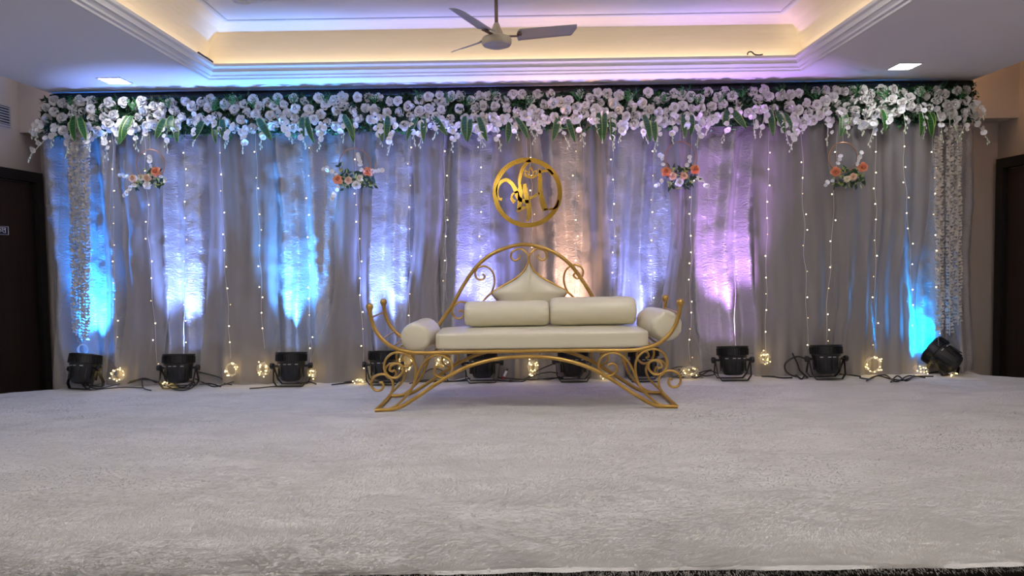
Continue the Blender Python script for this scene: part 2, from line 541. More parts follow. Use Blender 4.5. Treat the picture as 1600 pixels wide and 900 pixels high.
def carpet():
    nx, ny = 520, 260
    xs = np.linspace(0, 1, nx)[None, :]
    ys = np.linspace(0, 1, ny)[:, None]
    # plan: full width in front, narrower behind the step at the back corners
    yfull = YS0 + (YS2 - YS0) * ys
    wl = np.where(yfull < 5.60, -4.20, np.where(yfull < 5.80, -4.20 + (yfull - 5.60) / 0.20 * 0.40, -3.80))
    wr = np.where(yfull < 5.60, 4.36, np.where(yfull < 5.80, 4.36 - (yfull - 5.60) / 0.20 * 0.46, 3.90))
    X = wl + (wr - wl) * xs
    Yv = yfull + 0 * X
    edge = 0.012 * vnoise(X * 3.1, X * 0 + 3, 5) + 0.006 * vnoise(X * 17, X * 0, 6)
    Yv = Yv + edge * np.clip(1 - (ys * 12), 0, 1)
    Z = 0.006 * vnoise(X * 2.2, Yv * 3.5, 1) + 0.0035 * vnoise(X * 5, Yv * 11, 2) + 0.0016 * vnoise(X * 15, Yv * 30, 3) + 0.0008 * vnoise(X * 45, Yv * 80, 4)
    # drape over the edges
    ed = np.minimum(np.minimum(xs, 1 - xs) * (wr - wl), np.minimum(ys, 1 - ys) * (YS2 - YS0) + 0 * xs)
    Z = Z - 0.005 * np.clip(1 - ed / 0.016, 0, 1) ** 2
    return np.stack([X, Yv, Z], -1)
CV = carpet()
cp = tag(link('fur_carpet', grid_mesh('fur_carpet', CV, M_fur)), 'large white fur carpet covering the whole stage', 'carpet')

def tri_stuff(name, V, m, parent):             # V: (n,3,3) loose triangles
    n = len(V)
    me = bpy.data.meshes.new(name)
    me.vertices.add(n * 3)
    me.vertices.foreach_set('co', V.reshape(-1).astype(np.float32))
    me.loops.add(n * 3)
    me.loops.foreach_set('vertex_index', np.arange(n * 3, dtype=np.int32))
    me.polygons.add(n)
    me.polygons.foreach_set('loop_start', np.arange(0, n * 3, 3, dtype=np.int32))
    me.polygons.foreach_set('loop_total', np.full(n, 3, dtype=np.int32))
    me.materials.append(m)
    me.update(calc_edges=True)
    o = link(name, me, parent)
    o['kind'] = 'stuff'
    return o
def pile():
    g = np.random.default_rng(4)
    n = 330000
    u = g.random(n)
    # denser towards the viewer, where single fibres can be seen
    y = YS0 + 0.005 + (5.5 - YS0) * u ** 1.55
    half = np.minimum(0.78 * y + 0.15, 4.05)
    x = (g.random(n) * 2 - 1) * half + 0.05
    ix = np.clip(((x + 4.20) / 8.56) * 519, 0, 519).astype(int)
    iy = np.clip((y - YS0) / (YS2 - YS0) * 259, 0, 259).astype(int)
    z = CV[iy, ix, 2]
    ang = 2.6 * vnoise(x * 0.9, y * 1.8, 21) + 1.2 * vnoise(x * 4, y * 7, 22) + g.normal(0, .5, n)
    L = g.uniform(.012, .026, n)
    wd = g.uniform(.0012, .0026, n)
    dx, dy = np.cos(ang), np.sin(ang) * .8
    lift = g.uniform(.03, .26, n)
    tip = np.stack([x + dx * L, y + dy * L, z + .002 + lift * L], -1)
    a = np.stack([x - dy * wd, y + dx * wd, z - .001], -1)
    c = np.stack([x + dy * wd, y - dx * wd, z - .001], -1)
    return np.stack([a, c, tip], 1)
tri_stuff('pile', pile(), M_furtip, cp)
def fringe():
    g = np.random.default_rng(5)
    n = 4500
    x = g.uniform(-2.1, 2.1, n)
    y = YS0 + g.uniform(-.004, .02, n)
    L = g.uniform(.005, .015, n)
    dx = g.normal(0, .5, n)
    z = -.004 + g.uniform(-.02, 0.004, n)
    a = np.stack([x - .0016, y, z], -1); c = np.stack([x + .0016, y, z], -1)
    t = np.stack([x + dx * L * .6, y - L, z - L * g.uniform(-.1, .7, n)], -1)
    return np.stack([a, c, t], 1)
tri_stuff('fringe', fringe(), M_furtip, cp)

# ------------------------------------------------------------------ drapes
YD = 6.01                          # mean depth of the satin drapes
DTOP = 2.36
def satin_fold(X, Z):
    warp = X + 0.05 * vnoise(X * 1.6, Z * 0.9, 31) + 0.02 * vnoise(X * 5, Z * 2.0, 32)
    k = 0.65 * np.sin(warp * 2 * PI / 0.25 + 2.2 * vnoise(warp * 1.3, Z * 0.25, 33))
    k = k + 0.45 * np.sin(warp * 2 * PI / 0.155 + 3.0 * vnoise(warp * 1.9, Z * 0.35, 34))
    k = k + 0.35 * vnoise(warp * 7.5, Z * 0.55, 35)
    amp = 0.038 + 0.022 * (1 - Z / DTOP)
    d = amp * k
    d = d + 0.0095 * vnoise(X * 9 + Z * 4, Z * 7 - X * 2.5, 36) + 0.0035 * vnoise(X * 18 - Z * 6, Z * 15 + X * 4, 38) + 0.0012 * vnoise(X * 34 + Z * 9, Z * 30 + X * 8, 37)
    return d
bounds = [84, 235, 395, 535, 690, 845, 947, 1110, 1300, 1517]
sat_labels = ['silver satin drape in deep blue light behind the dangling ruffle strands by the door',
              'silver satin drape behind the first floral hoop, lit pale lavender blue',
              'silver satin drape with brilliant blue and white streak between first and second floral hoops',
              'silver satin drape directly behind the second floral hoop',
              'silver satin drape lit violet beside the gold monogram, on the second hoop side',
              'silver satin drape behind the gold monogram, glowing peach along one edge',
              'silver satin drape lit pale blue between the gold monogram and third floral hoop',
              'silver satin drape glowing pink violet just past the third floral hoop',
              'unlit grey satin drape behind the fourth floral hoop and three ruffle strands']
for i in range(9):
    x0 = at(bounds[i], 400, YD).x - 0.02
    x1 = at(bounds[i + 1], 400, YD).x + 0.02
    nx, nz = int((x1 - x0) / 0.0065), 150
    X = np.linspace(x0, x1, nx)[None, :] * np.ones((nz, 1))
    Z = np.linspace(0.004, DTOP, nz)[:, None] * np.ones((1, nx))
    t = (X - x0) / (x1 - x0)
    lapse = 0.018 * np.exp(-((1 - t) / .03) ** 2)            # one edge lies behind its neighbour
    Yv = YD - satin_fold(X, Z) - 0.045 * (1 - Z / DTOP) ** 1.3 + lapse + (0.004 if i % 2 else 0)
    Xs = X + 0.012 * vnoise(X * 0 + i * 3.3, Z * 2.2, 40) + (-.05 * (1 - Z / DTOP) ** 2 * -1 if i == 0 else 0) * (1 - t)
    o = link('satin_drape', grid_mesh('satin_drape', np.stack([Xs, Yv, Z], -1), M_satin))
    tag(o, sat_labels[i], 'curtain', 'silver satin drapes of the backdrop')

def tulle(pxs_top, pxs_bot, Yc, label, m=None, seed=0, fold=0.017, z0=0.004, z1=DTOP - .1, mid=None):
    a0, a1 = (at(p, 230, Yc).x for p in pxs_top)
    b0, b1 = (at(p, 580, Yc).x for p in pxs_bot)
    nz = 110
    nx = max(24, int(max(abs(a1 - a0), abs(b1 - b0)) / 0.008))
    tz = np.linspace(0, 1, nz)[:, None]
    L = b0 + (a0 - b0) * tz
    R = b1 + (a1 - b1) * tz
    if mid is not None:                                       # gathered or widened half way up
        c0, c1 = (at(p, 400, Yc).x for p in mid)
        bow = 4 * tz * (1 - tz)
        L = L + bow * (c0 - (a0 + b0) / 2)
        R = R + bow * (c1 - (a1 + b1) / 2)
    t = np.linspace(0, 1, nx)[None, :]
    wob = 0.045 * vnoise(tz * 3.4 + seed, tz * 0 + 1, 50 + seed)
    X = L + (R - L) * t + wob * (1 - t) + 0.045 * vnoise(tz * 3.1 + seed, tz * 0 + 4, 60 + seed) * t
    Z = z0 + (z1 - z0) * tz + 0 * X
    Yv = Yc - fold * (np.sin(t * (a1 - a0) * 2 * PI / 0.13 + 2.5 * vnoise(t * 5, tz * 1.2 + seed, 70 + seed)) * .6 + vnoise(X * 14, Z * .8, 80 + seed))
    Yv = Yv - 0.004 * vnoise(X * 18, Z * 12, 90 + seed) - 0.045 * (1 - tz) ** 1.3
    o = link('tulle_drape', grid_mesh('tulle_drape', np.stack([X, Yv, Z], -1), m or M_tulle))
    return tag(o, label, 'curtain', 'grey tulle drapes over the satin')
YT = 5.903
tulle((98, 112), (96, 140), YT, 'narrow wavy sheer tulle strip at the door-side edge beside the ruffle strands', M_sheer, 1)
tulle((163, 178), (166, 172), YT, 'thin grey tulle fold between the deep blue streak and the first fairy light string', None, 12)
tulle((203, 252), (192, 262), YT, 'grey tulle swath hanging below the first floral hoop', None, 2)
tulle((326, 420), (318, 440), YT, 'broad grey tulle swath between first hoop and the brilliant blue streak', None, 3)
tulle((515, 585), (478, 586), YT, 'grey tulle swath hanging below the second floral hoop', None, 4, mid=(528, 580))
tulle((636, 700), (606, 694), YT, 'grey tulle swath between second floral hoop and sofa crest', None, 5, mid=(648, 690))
tulle((772, 850), (770, 850), YT, 'dark grey tulle swath directly behind the gold monogram', None, 6)
tulle((908, 946), (905, 950), YT, 'grey tulle swath just past the peach-lit satin', None, 7)
tulle((962, 1002), (940, 1010), YT, 'grey tulle swath tapering between peach satin and third hoop', M_sheer, 8, mid=(975, 998))
tulle((1030, 1092), (1020, 1090), YT, 'grey tulle swath hanging below the third floral hoop', None, 9, mid=(1042, 1085))
tulle((1174, 1305), (1182, 1320), YT, 'broad grey tulle swath between pink-lit satin and fourth hoop', None, 10)
tulle((1296, 1455), (1285, 1425), YT, 'broad grey tulle swath under and past the fourth floral hoop', None, 11)

# frame of the backdrop: black pipe, uprights
e = empty('backdrop_frame', (0, 6.08, 0))
tag(e, 'black pipe frame carrying the drapes and the flower garland', 'frame')
MB().tube([(-3.84, -.10, 2.426), (3.88, -.10, 2.426)], .030, 12).obj('cross_pipe', M_truss, e)
up_me = MB().tube([(0, 0, 0), (0, 0, 2.42)], .02, 10).mesh('upright', M_truss)
for x in (-3.82, -1.9, 0.0, 1.9, 3.86):
    link('upright', up_me, e, Matrix.Translation((x, 0.01, 0)))

# ------------------------------------------------------------------ flower meshes
def petal(b, M, L, W, cup, curl, nu=4, nv=4):
    vs, fs = [], []
    for i in range(nv + 1):
        v = i / nv
        wd = W * math.sin(PI * min(0.5, 0.12 + 0.5 * v)) * (1 - 0.35 * max(0, v - .7) / .3)
        for j in range(nu + 1):
            u = j / nu * 2 - 1
            x = u * wd
            y = L * v - 0.10 * L * u * u * v
            z = cup * (u * u) * wd * 1.2 + curl * L * (v * v) 
            vs.append(M @ Vector((x, y, z)))
    for i in range(nv):
        for j in range(nu):
            a = i * (nu + 1) + j
            fs.append((a, a + 1, a + nu + 2, a + nu + 1))
    b.add(vs, fs)

def rose_mesh(name, m, seed, s=1.0):           # axis +Z, radius about 0.042*s
    r = random.Random(seed)
    b = MB()
    rings = ((5, .042, .027, 12, .003, .004), (5, .036, .024, 36, .009, .006), (4, .029, .020, 60, .012, .008), (4, .024, .016, 80, .014, .008), (3, .021, .012, 100, .018, .007))
    for n, L, W, el, h, oy in rings:
        off = r.random() * 6.28
        for k in range(n):
            an = off + 2 * PI * k / n + r.uniform(-.12, .12)
            M = Matrix.Rotation(an, 4, 'Z') @ Matrix.Translation((0, oy * s, h * s)) @ Matrix.Rotation(math.radians(el + r.uniform(-7, 7)), 4, 'X')
            petal(b, M, L * s * r.uniform(.92, 1.06), W * s, .35, -.28 if el < 70 else .05, 4, 3)
    b.lathe([(0.001, .004 * s), (.009 * s, .010 * s), (.010 * s, .026 * s), (.006 * s, .035 * s), (.002 * s, .037 * s)], 8)
    return b.mesh(name, m)

def blossom_mesh(name, m, seed, s=1.0):        # flat five-petalled orchid, axis +Z
    r = random.Random(seed)
    b = MB()
    for k in range(5):
        M = Matrix.Rotation(2 * PI * k / 5 + r.uniform(-.15, .15), 4, 'Z') @ Matrix.Rotation(math.radians(r.uniform(8, 30)), 4, 'X')
        petal(b, M, .030 * s, (.017 if k % 2 else .021) * s, .2, -.1, 2, 3)
    b.lathe([(.003 * s, 0), (.006 * s, .006 * s), (.002 * s, .012 * s)], 6)
    return b.mesh(name, m)

def leaf_mesh(name, m, L, W, seed, bend=.25):  # blade hanging down -Z, facing -Y, with an edge mask
    r = random.Random(seed)
    nv, nu = 10, 6
    vs, fs, ed = [], [], []
    tw = r.uniform(-.25, .25)
    for i in range(nv + 1):
        v = i / nv
        wd = W * (math.sin(PI * min(1, .18 + .82 * v)) ** .7 if v < .97 else 0.02)
        wd = W * max(.03, (math.sin(PI * (.14 + .84 * v))) ** .75)
        for j in range(nu + 1):
            u = j / nu * 2 - 1
            vs.append((u * wd + tw * v * v * .05, -bend * L * v * (1 - v) * 1.5 - .12 * wd * (1 - u * u) * -1, -L * v))
            ed.append(abs(u))
    for i in range(nv):
        for j in range(nu):
            a = i * (nu + 1) + j
            fs.append((a, a + 1, a + nu + 2, a + nu + 1))
    me = MB().add(vs, fs).mesh(name, m)
    at_ = me.attributes.new('edge', 'FLOAT', 'POINT')
    at_.data.foreach_set('value', ed)
    return me

ROSES = [rose_mesh('rose', M_rose, s) for s in range(5)]
BLOOMS = [blossom_mesh('blossom', M_orch, s) for s in range(4)]
FACE = Matrix.Rotation(PI / 2, 4, 'X')         # +Z of a flower turned to -Y, towards the hall

def flower_M(p, s, rnd, tilt=.5, down=0.0):
    return Matrix.Translation(p) @ Matrix.Rotation(rnd.uniform(-tilt, tilt), 4, 'Z') @ Matrix.Rotation(rnd.uniform(-tilt, tilt) + down, 4, 'X') @ FACE @ Matrix.Rotation(rnd.uniform(0, 6.28), 4, 'Z') @ Matrix.Scale(s, 4)

# ------------------------------------------------------------------ flower garland along the top
gar = empty('flower_garland')
tag(gar, 'long garland of white roses and hanging orchids along the top of the backdrop', 'flower garland')
GX0, GX1 = -3.86, 3.86
MB().box((0, 5.915, 2.245), (7.68, .012, .30)).obj('backing_panel', M_leafd, gar, False)

def leaf_tris(n, box, size, seed, ydir=-1):
    g = np.random.default_rng(seed)
    c = np.stack([g.uniform(*box[0], n), g.uniform(*box[1], n), g.uniform(*box[2], n)], -1)
    a = g.normal(0, 1, (n, 3)); a /= np.linalg.norm(a, axis=1)[:, None]
    bdir = np.cross(a, g.normal(0, 1, (n, 3))); bdir /= np.linalg.norm(bdir, axis=1)[:, None]
    s = g.uniform(size * .6, size * 1.3, n)[:, None]
    return np.stack([c - bdir * s * .28, c + bdir * s * .28, c + a * s], 1)
tri_stuff('dark_foliage', leaf_tris(7000, ((GX0, GX1), (5.85, 5.905), (2.10, 2.40)), .045, 3), M_leafd, gar)
tri_stuff('green_foliage', leaf_tris(2600, ((GX0, GX1), (5.865, 5.905), (2.06, 2.39)), .034, 7), M_leafm, gar)

# fern sprigs poking above the garland
spr = []
for s in range(3):
    r = random.Random(s)
    b = MB()
    for k in range(7):
        an = r.uniform(-.9, .9)
        L = r.uniform(.05, .10)
        tip = Vector((math.sin(an) * L, r.uniform(-.03, .01), math.cos(an) * L))
        b.tube([(0, 0, 0), tip * .5 + Vector((0, -.01, 0)), tip], [.0025, .002, .001], 4)
        for q in range(5):
            c = tip * (.35 + q * .15)
            sd = Vector((math.cos(an), 0, -math.sin(an))) * (.012 if q % 2 else -.012)
            b.add([c, c + sd + Vector((0, -.004, .008)), c + sd * .6 + Vector((0, 0, .016))], [(0, 1, 2)])
    spr.append(b.mesh('fern_sprig', M_leafm))
for px in (112, 205, 262, 330, 362, 402, 436, 462, 505, 590, 655, 702, 735, 772, 830, 902, 985, 1040, 1068, 1092, 1125, 1157, 1215, 1268, 1330, 1385, 1440, 1498):
    p = at(px + RND.uniform(-6, 6), 160, 5.86)
    link('fern_sprig', RND.choice(spr), gar, Matrix.Translation((p.x, 5.84, RND.uniform(2.27, 2.34))) @ Matrix.Rotation(RND.uniform(-.4, .4), 4, 'Y') @ Matrix.Scale(RND.uniform(.8, 1.15), 4))

# roses: dart throwing in a band that is fuller at the top
pts = []
tries = 0
def band_lo(x):
    return 2.125 + 0.035 * math.sin(x * 4.1) + 0.03 * math.sin(x * 9.7 + 1)
while len(pts) < 300 and tries < 90000:
    tries += 1
    x = RND.uniform(GX0 + .02, GX1 - .02)
    z = RND.uniform(2.07, 2.375)
    if z < band_lo(x):
        continue
    dmin = .067 if tries < 40000 else .056
    # dark gaps between the clusters in the upper rows
    gp = math.sin(x * 11.3 + 2 * math.sin(x * 2.1)) + .6 * math.sin(x * 23 + z * 30)
    if z > 2.2 and gp > 1.0:
        continue
    if all((x - a) ** 2 + (z - c) ** 2 > dmin * dmin for a, c in pts):
        pts.append((x, z))
for (x, z) in pts:
    y = 5.872 + RND.uniform(-.02, .02) - .03 * (2.36 - z)
    link('rose', RND.choice(ROSES), gar, flower_M((x, y, z), RND.uniform(.86, 1.10), RND, .45, .15))

# hanging orchid sprays
def spray(x, z, y, lean, L, nb, parent, rnd, name='orchid_spray', bloom=None):
    b = MB()
    path = smooth_path([(x, y, z), (x + lean * .3, y - .035, z - L * .4), (x + lean * .7, y - .04, z - L * .75), (x + lean, y - .03, z - L)], 5)
    b.tube(path, .0028, 5)
    for k in range(4):
        p = path[-1 - k * 2]
        q = p + Vector((rnd.uniform(-.016, .016), -.006, -.010))
        b.tube([p, q], .0018, 4)
        b.lathe([(.001, -.012), (.006, -.004), (.0065, .003), (.001, .011)], 6, Matrix.Translation(q + Vector((0, 0, -.008))))
    o = b.obj(name, M_bud, parent)
    for k in range(nb):
        t = (k + .3) / nb * .72
        p = path[int(t * (len(path) - 1))] + Vector((rnd.uniform(-.025, .025), -.012 - rnd.random() * .012, rnd.uniform(-.01, .01)))
        link('blossom', rnd.choice(bloom or BLOOMS), o, flower_M(p, rnd.uniform(.62, 1.0), rnd, .6, .1))
    return o
xs = GX0 + .02
i = 0
while xs < GX1:
    lo = band_lo(xs)
    spray(xs, lo + .05, 5.845, RND.uniform(-.09, .09), RND.uniform(.13, .26), RND.choice((4, 5, 6, 7)), gar, RND)
    xs += RND.uniform(.10, .17)
    i += 1
# sprays sticking out past both ends
spray(GX0 + .05, 2.06, 5.83, -.13, .17, 4, gar, RND)
spray(GX0 + .03, 2.20, 5.83, -.06, .12, 3, gar, RND)
spray(GX1 - .05, 2.10, 5.83, .10, .18, 4, gar, RND)
spray(GX1 - .03, 2.24, 5.83, .05, .12, 3, gar, RND)

leaves = [(115, 190, 117, 221), (124, 192, 133, 220), (200, 190, 180, 224), (206, 190, 192, 221), (256, 195, 241, 216), (268, 190, 262, 204), (278, 192, 277, 224), (316, 198, 302, 217),
          (337, 195, 341, 223), (347, 195, 346, 220), (403, 194, 421, 222), (472, 192, 478, 215), (480, 192, 495, 222), (536, 188, 553, 217), (548, 195, 556, 222), (595, 195, 594, 221), (606, 190, 601, 218),
          (652, 192, 638, 220), (662, 190, 664, 222), (677, 190, 699, 212), (726, 190, 730, 220), (735, 195, 732, 222), (748, 192, 758, 222), (796, 198, 788, 222), (806, 192, 821, 220), (872, 190, 862, 219),
          (887, 195, 898, 222), (935, 185, 942, 219), (945, 185, 948, 222), (957, 190, 956, 220), (1006, 188, 1013, 222), (1020, 192, 1029, 222), (1067, 185, 1075, 215), (1081, 188, 1077, 212),
          (1137, 180, 1134, 196), (1143, 180, 1168, 199), (1202, 180, 1212, 213), (1213, 182, 1225, 208), (1226, 185, 1235, 206), (1314, 187, 1313, 214), (1321, 187, 1319, 210), (1378, 180, 1381, 205),
          (1386, 182, 1395, 190), (1438, 185, 1440, 213), (1448, 183, 1455, 216), (1457, 185, 1456, 210)]
for k, (x0, y0, x1, y1) in enumerate(leaves):
    p, q = at(x0, y0 - 9, 5.835), at(x1, y1, 5.775)
    L = (q - p).length
    me = leaf_mesh('striped_leaf', M_strip, L, RND.uniform(.024, .031), k)
    ang = math.atan2(q.x - p.x, -(q.z - p.z))
    link('striped_leaf', me, gar, Matrix.Translation(p) @ Matrix.Rotation(-ang, 4, 'Y') @ Matrix.Rotation(RND.uniform(-.35, .35), 4, 'Z') @ Matrix.Rotation(-.28, 4, 'X'))

# ------------------------------------------------------------------ ruffle strands at both ends
def ruffle(px, w, y_top, y_bot, label, group, dark, seed):
    r = random.Random(seed)
    p0, p1 = at(px[0], y_top, 5.845), at(px[1], y_bot, 5.80)
    n = int((p0 - p1).length / .025)
    vs, fs = [], []
    b = MB()
    seg = 18
    for i in range(n):
        t = i / n
        c = p0.lerp(p1, t) + Vector((.004 * math.sin(i * .31 + seed), 0, r.uniform(-.004, .004)))
        hw = w * r.uniform(.82, 1.1)
        tilt = Matrix.Rotation(r.uniform(-.22, .22), 3, 'Y') @ Matrix.Rotation(r.uniform(-.5, -.1), 3, 'X')
        ph = r.random() * 6
        nl = r.choice((3, 4, 5))
        ring = []
        for k in range(seg):
            a = 2 * PI * k / seg
            wv = .010 * math.sin(a * nl + ph)
            ring.append(c + tilt @ Vector((math.cos(a) * hw, math.sin(a) * .030, wv + .008)))
        inner = [c + tilt @ Vector((math.cos(2 * PI * k / seg) * .004, math.sin(2 * PI * k / seg) * .004, -.003)) for k in range(seg)]
        b.add(ring + inner, [(k, (k + 1) % seg, seg + (k + 1) % seg, seg + k) for k in range(seg)])
    b.tube([p0 + Vector((0, 0, .12)), p0, p1], .004, 6)
    o = b.obj('ruffle_strand', M_ruff)
    tag(o, label, 'garland', group)
ruffle((112, 119), .036, 222, 524, 'white ruffle strand nearest the signed door, under the garland end', 'ruffle strands at the blue end', 0, 1)
ruffle((122, 127), .024, 222, 498, 'thin white ruffle strand between two wider strands in blue light', 'ruffle strands at the blue end', 0, 2)
ruffle((134, 133), .036, 222, 535, 'blue-lit ruffle strand beside the deep blue streak', 'ruffle strands at the blue end', 0, 3)
ruffle((1467, 1469), .036, 215, 520, 'cream ruffle strand beside the fairy lights at the unlit grey end', 'ruffle strands at the grey end', 0, 4)
ruffle((1484, 1484), .030, 200, 524, 'middle of three cream ruffle strands at the unlit grey end', 'ruffle strands at the grey end', 0, 5)
ruffle((1496, 1497), .034, 200, 508, 'brightest ruffle strand, at the outer edge of the unlit grey end', 'ruffle strands at the grey end', 0, 6)
# clear ring hanging under the blue-lit strands
pc = at(130, 546, 5.80)
b = MB()
for k in range(3):
    b.tube([pc + Vector((math.cos(a) * (.036 + k * .004), -.004 * k, math.sin(a) * (.044 - .003 * k))) for a in np.linspace(0, 2 * PI, 28, endpoint=False)], .0035, 6, closed=True)
tag(b.obj('ribbon_coil', M_ring), 'small pale coil of ribbon hanging under the blue-lit ruffle strands', 'ribbon')

# ------------------------------------------------------------------ floral hoops
PE = [rose_mesh('peach_rose', M_peach, 50 + s, .9) for s in range(2)]
PL = [rose_mesh('pale_rose', M_peachl, 60 + s, .72) for s in range(2)]
CF = [rose_mesh('cream_rose', M_creamf, 70 + s, .65) for s in range(2)]
HB = [blossom_mesh('blossom', M_orch, 80 + s, .72) for s in range(3)]
def sprig_leaf(b, p, d, L, W):
    d = d.normalized()
    s = d.cross(Vector((0, -1, 0)))
    s = s.normalized() if s.length > 1e-3 else Vector((1, 0, 0))
    n = Vector((0, -1, 0)) * .25 * W
    b.add([p, p + d * L * .45 + s * W, p + d * L, p + d * L * .45 - s * W, p + d * L * .5 + n], [(0, 1, 4), (1, 2, 4), (2, 3, 4), (3, 0, 4)])
def hoop(ring, rad, flowers, greens, orch, label, seed):
    r = random.Random(seed)
    Yh = 5.83
    c = at(*ring, Yh)
    e = empty('floral_hoop', c)
    tag(e, label, 'flower hoop', 'floral hoops hung on the drapes')
    def loc(px, py, dy=0.0):
        p = at(px, py, Yh) - c
        p.y = dy
        return p
    R = rad * Yh / FPX
    MB().tube([(math.cos(a) * R, 0, math.sin(a) * R * 1.05) for a in np.linspace(0, 2 * PI, 48, endpoint=False)], .0042, 8, closed=True).obj('ring', M_hoop, e)
    MB().tube([(0, 0, R * 1.05), (0, .01, R + .16)], .0012, 4).obj('hanging_thread', M_wire, e)
    b1, b2 = MB(), MB()
    for (px, py, k) in greens:
        for q in range(k):
            p = loc(px + r.uniform(-7, 7), py + r.uniform(-5, 5), r.uniform(-.03, .015))
            an = r.uniform(0, 6.28)
            sprig_leaf(b1 if q % 2 else b2, p, Vector((math.cos(an), r.uniform(-.6, .3), math.sin(an))), r.uniform(.035, .07) * (1 if q % 2 else .7), r.uniform(.007, .013) * (1.2 if q % 2 else .7))
    tag(b1.obj('dark_leaves', M_leafd, e), kind='stuff')
    tag(b2.obj('yellow_green_leaves', M_leafy, e), kind='stuff')
    for (px, py, kind) in flowers:
        me = {'p': PE, 'l': PL, 'c': CF, 'w': [ROSES[0], ROSES[1]]}[kind]
        s = {'p': 1, 'l': 1, 'c': 1, 'w': .8}[kind]
        link({'p': 'peach_rose', 'l': 'pale_rose', 'c': 'cream_rose', 'w': 'white_rose'}[kind], r.choice(me), e, flower_M(loc(px, py, -.03), s, r, .35))
    for pth in orch:
        P = [loc(*q, -.02 - .005 * i) for i, q in enumerate(pth)]
        sp = smooth_path(P, 5)
        o = MB().tube(sp, .002, 5).obj('orchid_spray', M_stem, e)
        nb = max(3, int((P[0] - P[-1]).length / .022))
        for k in range(nb):
            p = sp[int((.25 + .75 * k / max(1, nb - 1)) * (len(sp) - 1))] + Vector((r.uniform(-.008, .008), -.01, r.uniform(-.008, .008)))
            link('blossom', r.choice(HB), o, flower_M(p, r.uniform(.75, 1.1), r, .6))
hoop((235, 257), 22, [(247, 269, 'p'), (211, 280, 'l'), (224, 278, 'c'), (233, 279, 'l'), (234, 290, 'w')],
     [(215, 288, 16), (228, 283, 14), (240, 272, 14), (245, 285, 16), (254, 282, 12), (232, 268, 8)],
     [[(222, 282), (205, 276), (192, 274)], [(218, 288), (206, 296), (200, 307)], [(252, 278), (260, 280), (264, 284)], [(242, 262), (238, 252), (236, 246)]],
     'copper ring hoop with one peach rose and blue-tinted orchids, nearest the signed door', 1)
hoop((554, 257), 24, [(576, 269, 'p'), (529, 282, 'p'), (546, 283, 'l'), (564, 279, 'c'), (558, 290, 'w')],
     [(535, 275, 22), (546, 284, 14), (558, 274, 18), (573, 285, 18), (580, 288, 16), (540, 292, 12), (536, 262, 8)],
     [[(532, 276), (520, 268), (507, 264)], [(568, 272), (564, 256), (561, 244)], [(580, 270), (588, 268), (598, 268)], [(532, 288), (526, 300), (521, 312)]],
     'copper ring hoop with dark leaves and two peach roses, nearest the gold monogram', 2)
hoop((1063, 246), 23, [(1039, 269, 'p'), (1084, 266, 'p'), (1050, 276, 'l'), (1067, 276, 'l'), (1060, 285, 'w')],
     [(1052, 268, 18), (1066, 266, 16), (1074, 268, 14), (1048, 288, 14), (1074, 285, 20), (1082, 280, 14), (1066, 288, 10)],
     [[(1036, 262), (1034, 250), (1029, 243)], [(1072, 262), (1076, 254), (1077, 246)], [(1086, 276), (1095, 284), (1104, 293)], [(1034, 280), (1028, 288), (1023, 292)]],
     'copper ring hoop with two orange roses beside the pink-lit drape', 3)
hoop((1317, 246), 22, [(1303, 269, 'p'), (1345, 262, 'p'), (1321, 281, 'c'), (1330, 277, 'l')],
     [(1318, 270, 18), (1312, 284, 12), (1332, 270, 14), (1340, 276, 18), (1345, 284, 12), (1328, 286, 12), (1306, 286, 8)],
     [[(1306, 258), (1309, 250), (1311, 246)], [(1334, 262), (1338, 250), (1342, 240)], [(1300, 280), (1292, 286), (1287, 290)]],
     'copper ring hoop with two bright orange roses on the unlit grey drape', 4)

# ------------------------------------------------------------------ gold monogram
Ym = 5.80
e = empty('gold_monogram', at(824, 301, Ym))
tag(e, 'round gold mirror monogram sign with script letters hung above the sofa', 'sign')
MC = at(824, 301, Ym)
def mg(cx, cy):                    # point of the zoomed crop -> local x,z
    p = at(740 + cx / 5.622, 220 + cy / 5.622, Ym) - MC
    return p.x, p.z
def ribbon(pts, wd, y0=-.004, y1=.004):
    sp = smooth_path([(a, 0, c) for a, c in (mg(*q) for q in pts)], 6)
    n = len(sp)
    b = MB()
    vs = []
    for i in range(n):
        t = (sp[min(i + 1, n - 1)] - sp[max(i - 1, 0)]).normalized()
        s = Vector((-t.z, 0, t.x))
        ww = 1.15 * np.interp(i / (n - 1), np.linspace(0, 1, len(wd)), wd) / 5.622 * Ym / FPX / 2
        for (sg, y) in ((1, y0), (-1, y0), (-1, y1), (1, y1)):
            q = sp[i] + s * ww * sg
            vs.append((q.x, y, q.z))
    fs = []
    for i in range(n - 1):
        for k in range(4):
            k2 = (k + 1) % 4
            fs.append((i * 4 + k, i * 4 + k2, i * 4 + 4 + k2, i * 4 + 4 + k))
    fs += [(3, 2, 1, 0), tuple((n - 1) * 4 + k for k in range(4))]
    return b.add(vs, fs)
R1, R0 = 304 / 5.622 * Ym / FPX, 264 / 5.622 * Ym / FPX
vs, fs = [], []
for k in range(72):
    a = 2 * PI * k / 72
    for (rr, y) in ((R1, -.004), (R0, -.004), (R0, .004), (R1, .004)):
        vs.append((math.cos(a) * rr, y, math.sin(a) * rr))
for k in range(72):
    j = (k + 1) % 72
    for q in range(4):
        q2 = (q + 1) % 4
        fs.append((k * 4 + q, k * 4 + q2, j * 4 + q2, j * 4 + q))
MB().add(vs, fs).obj('ring', M_mirror, e)
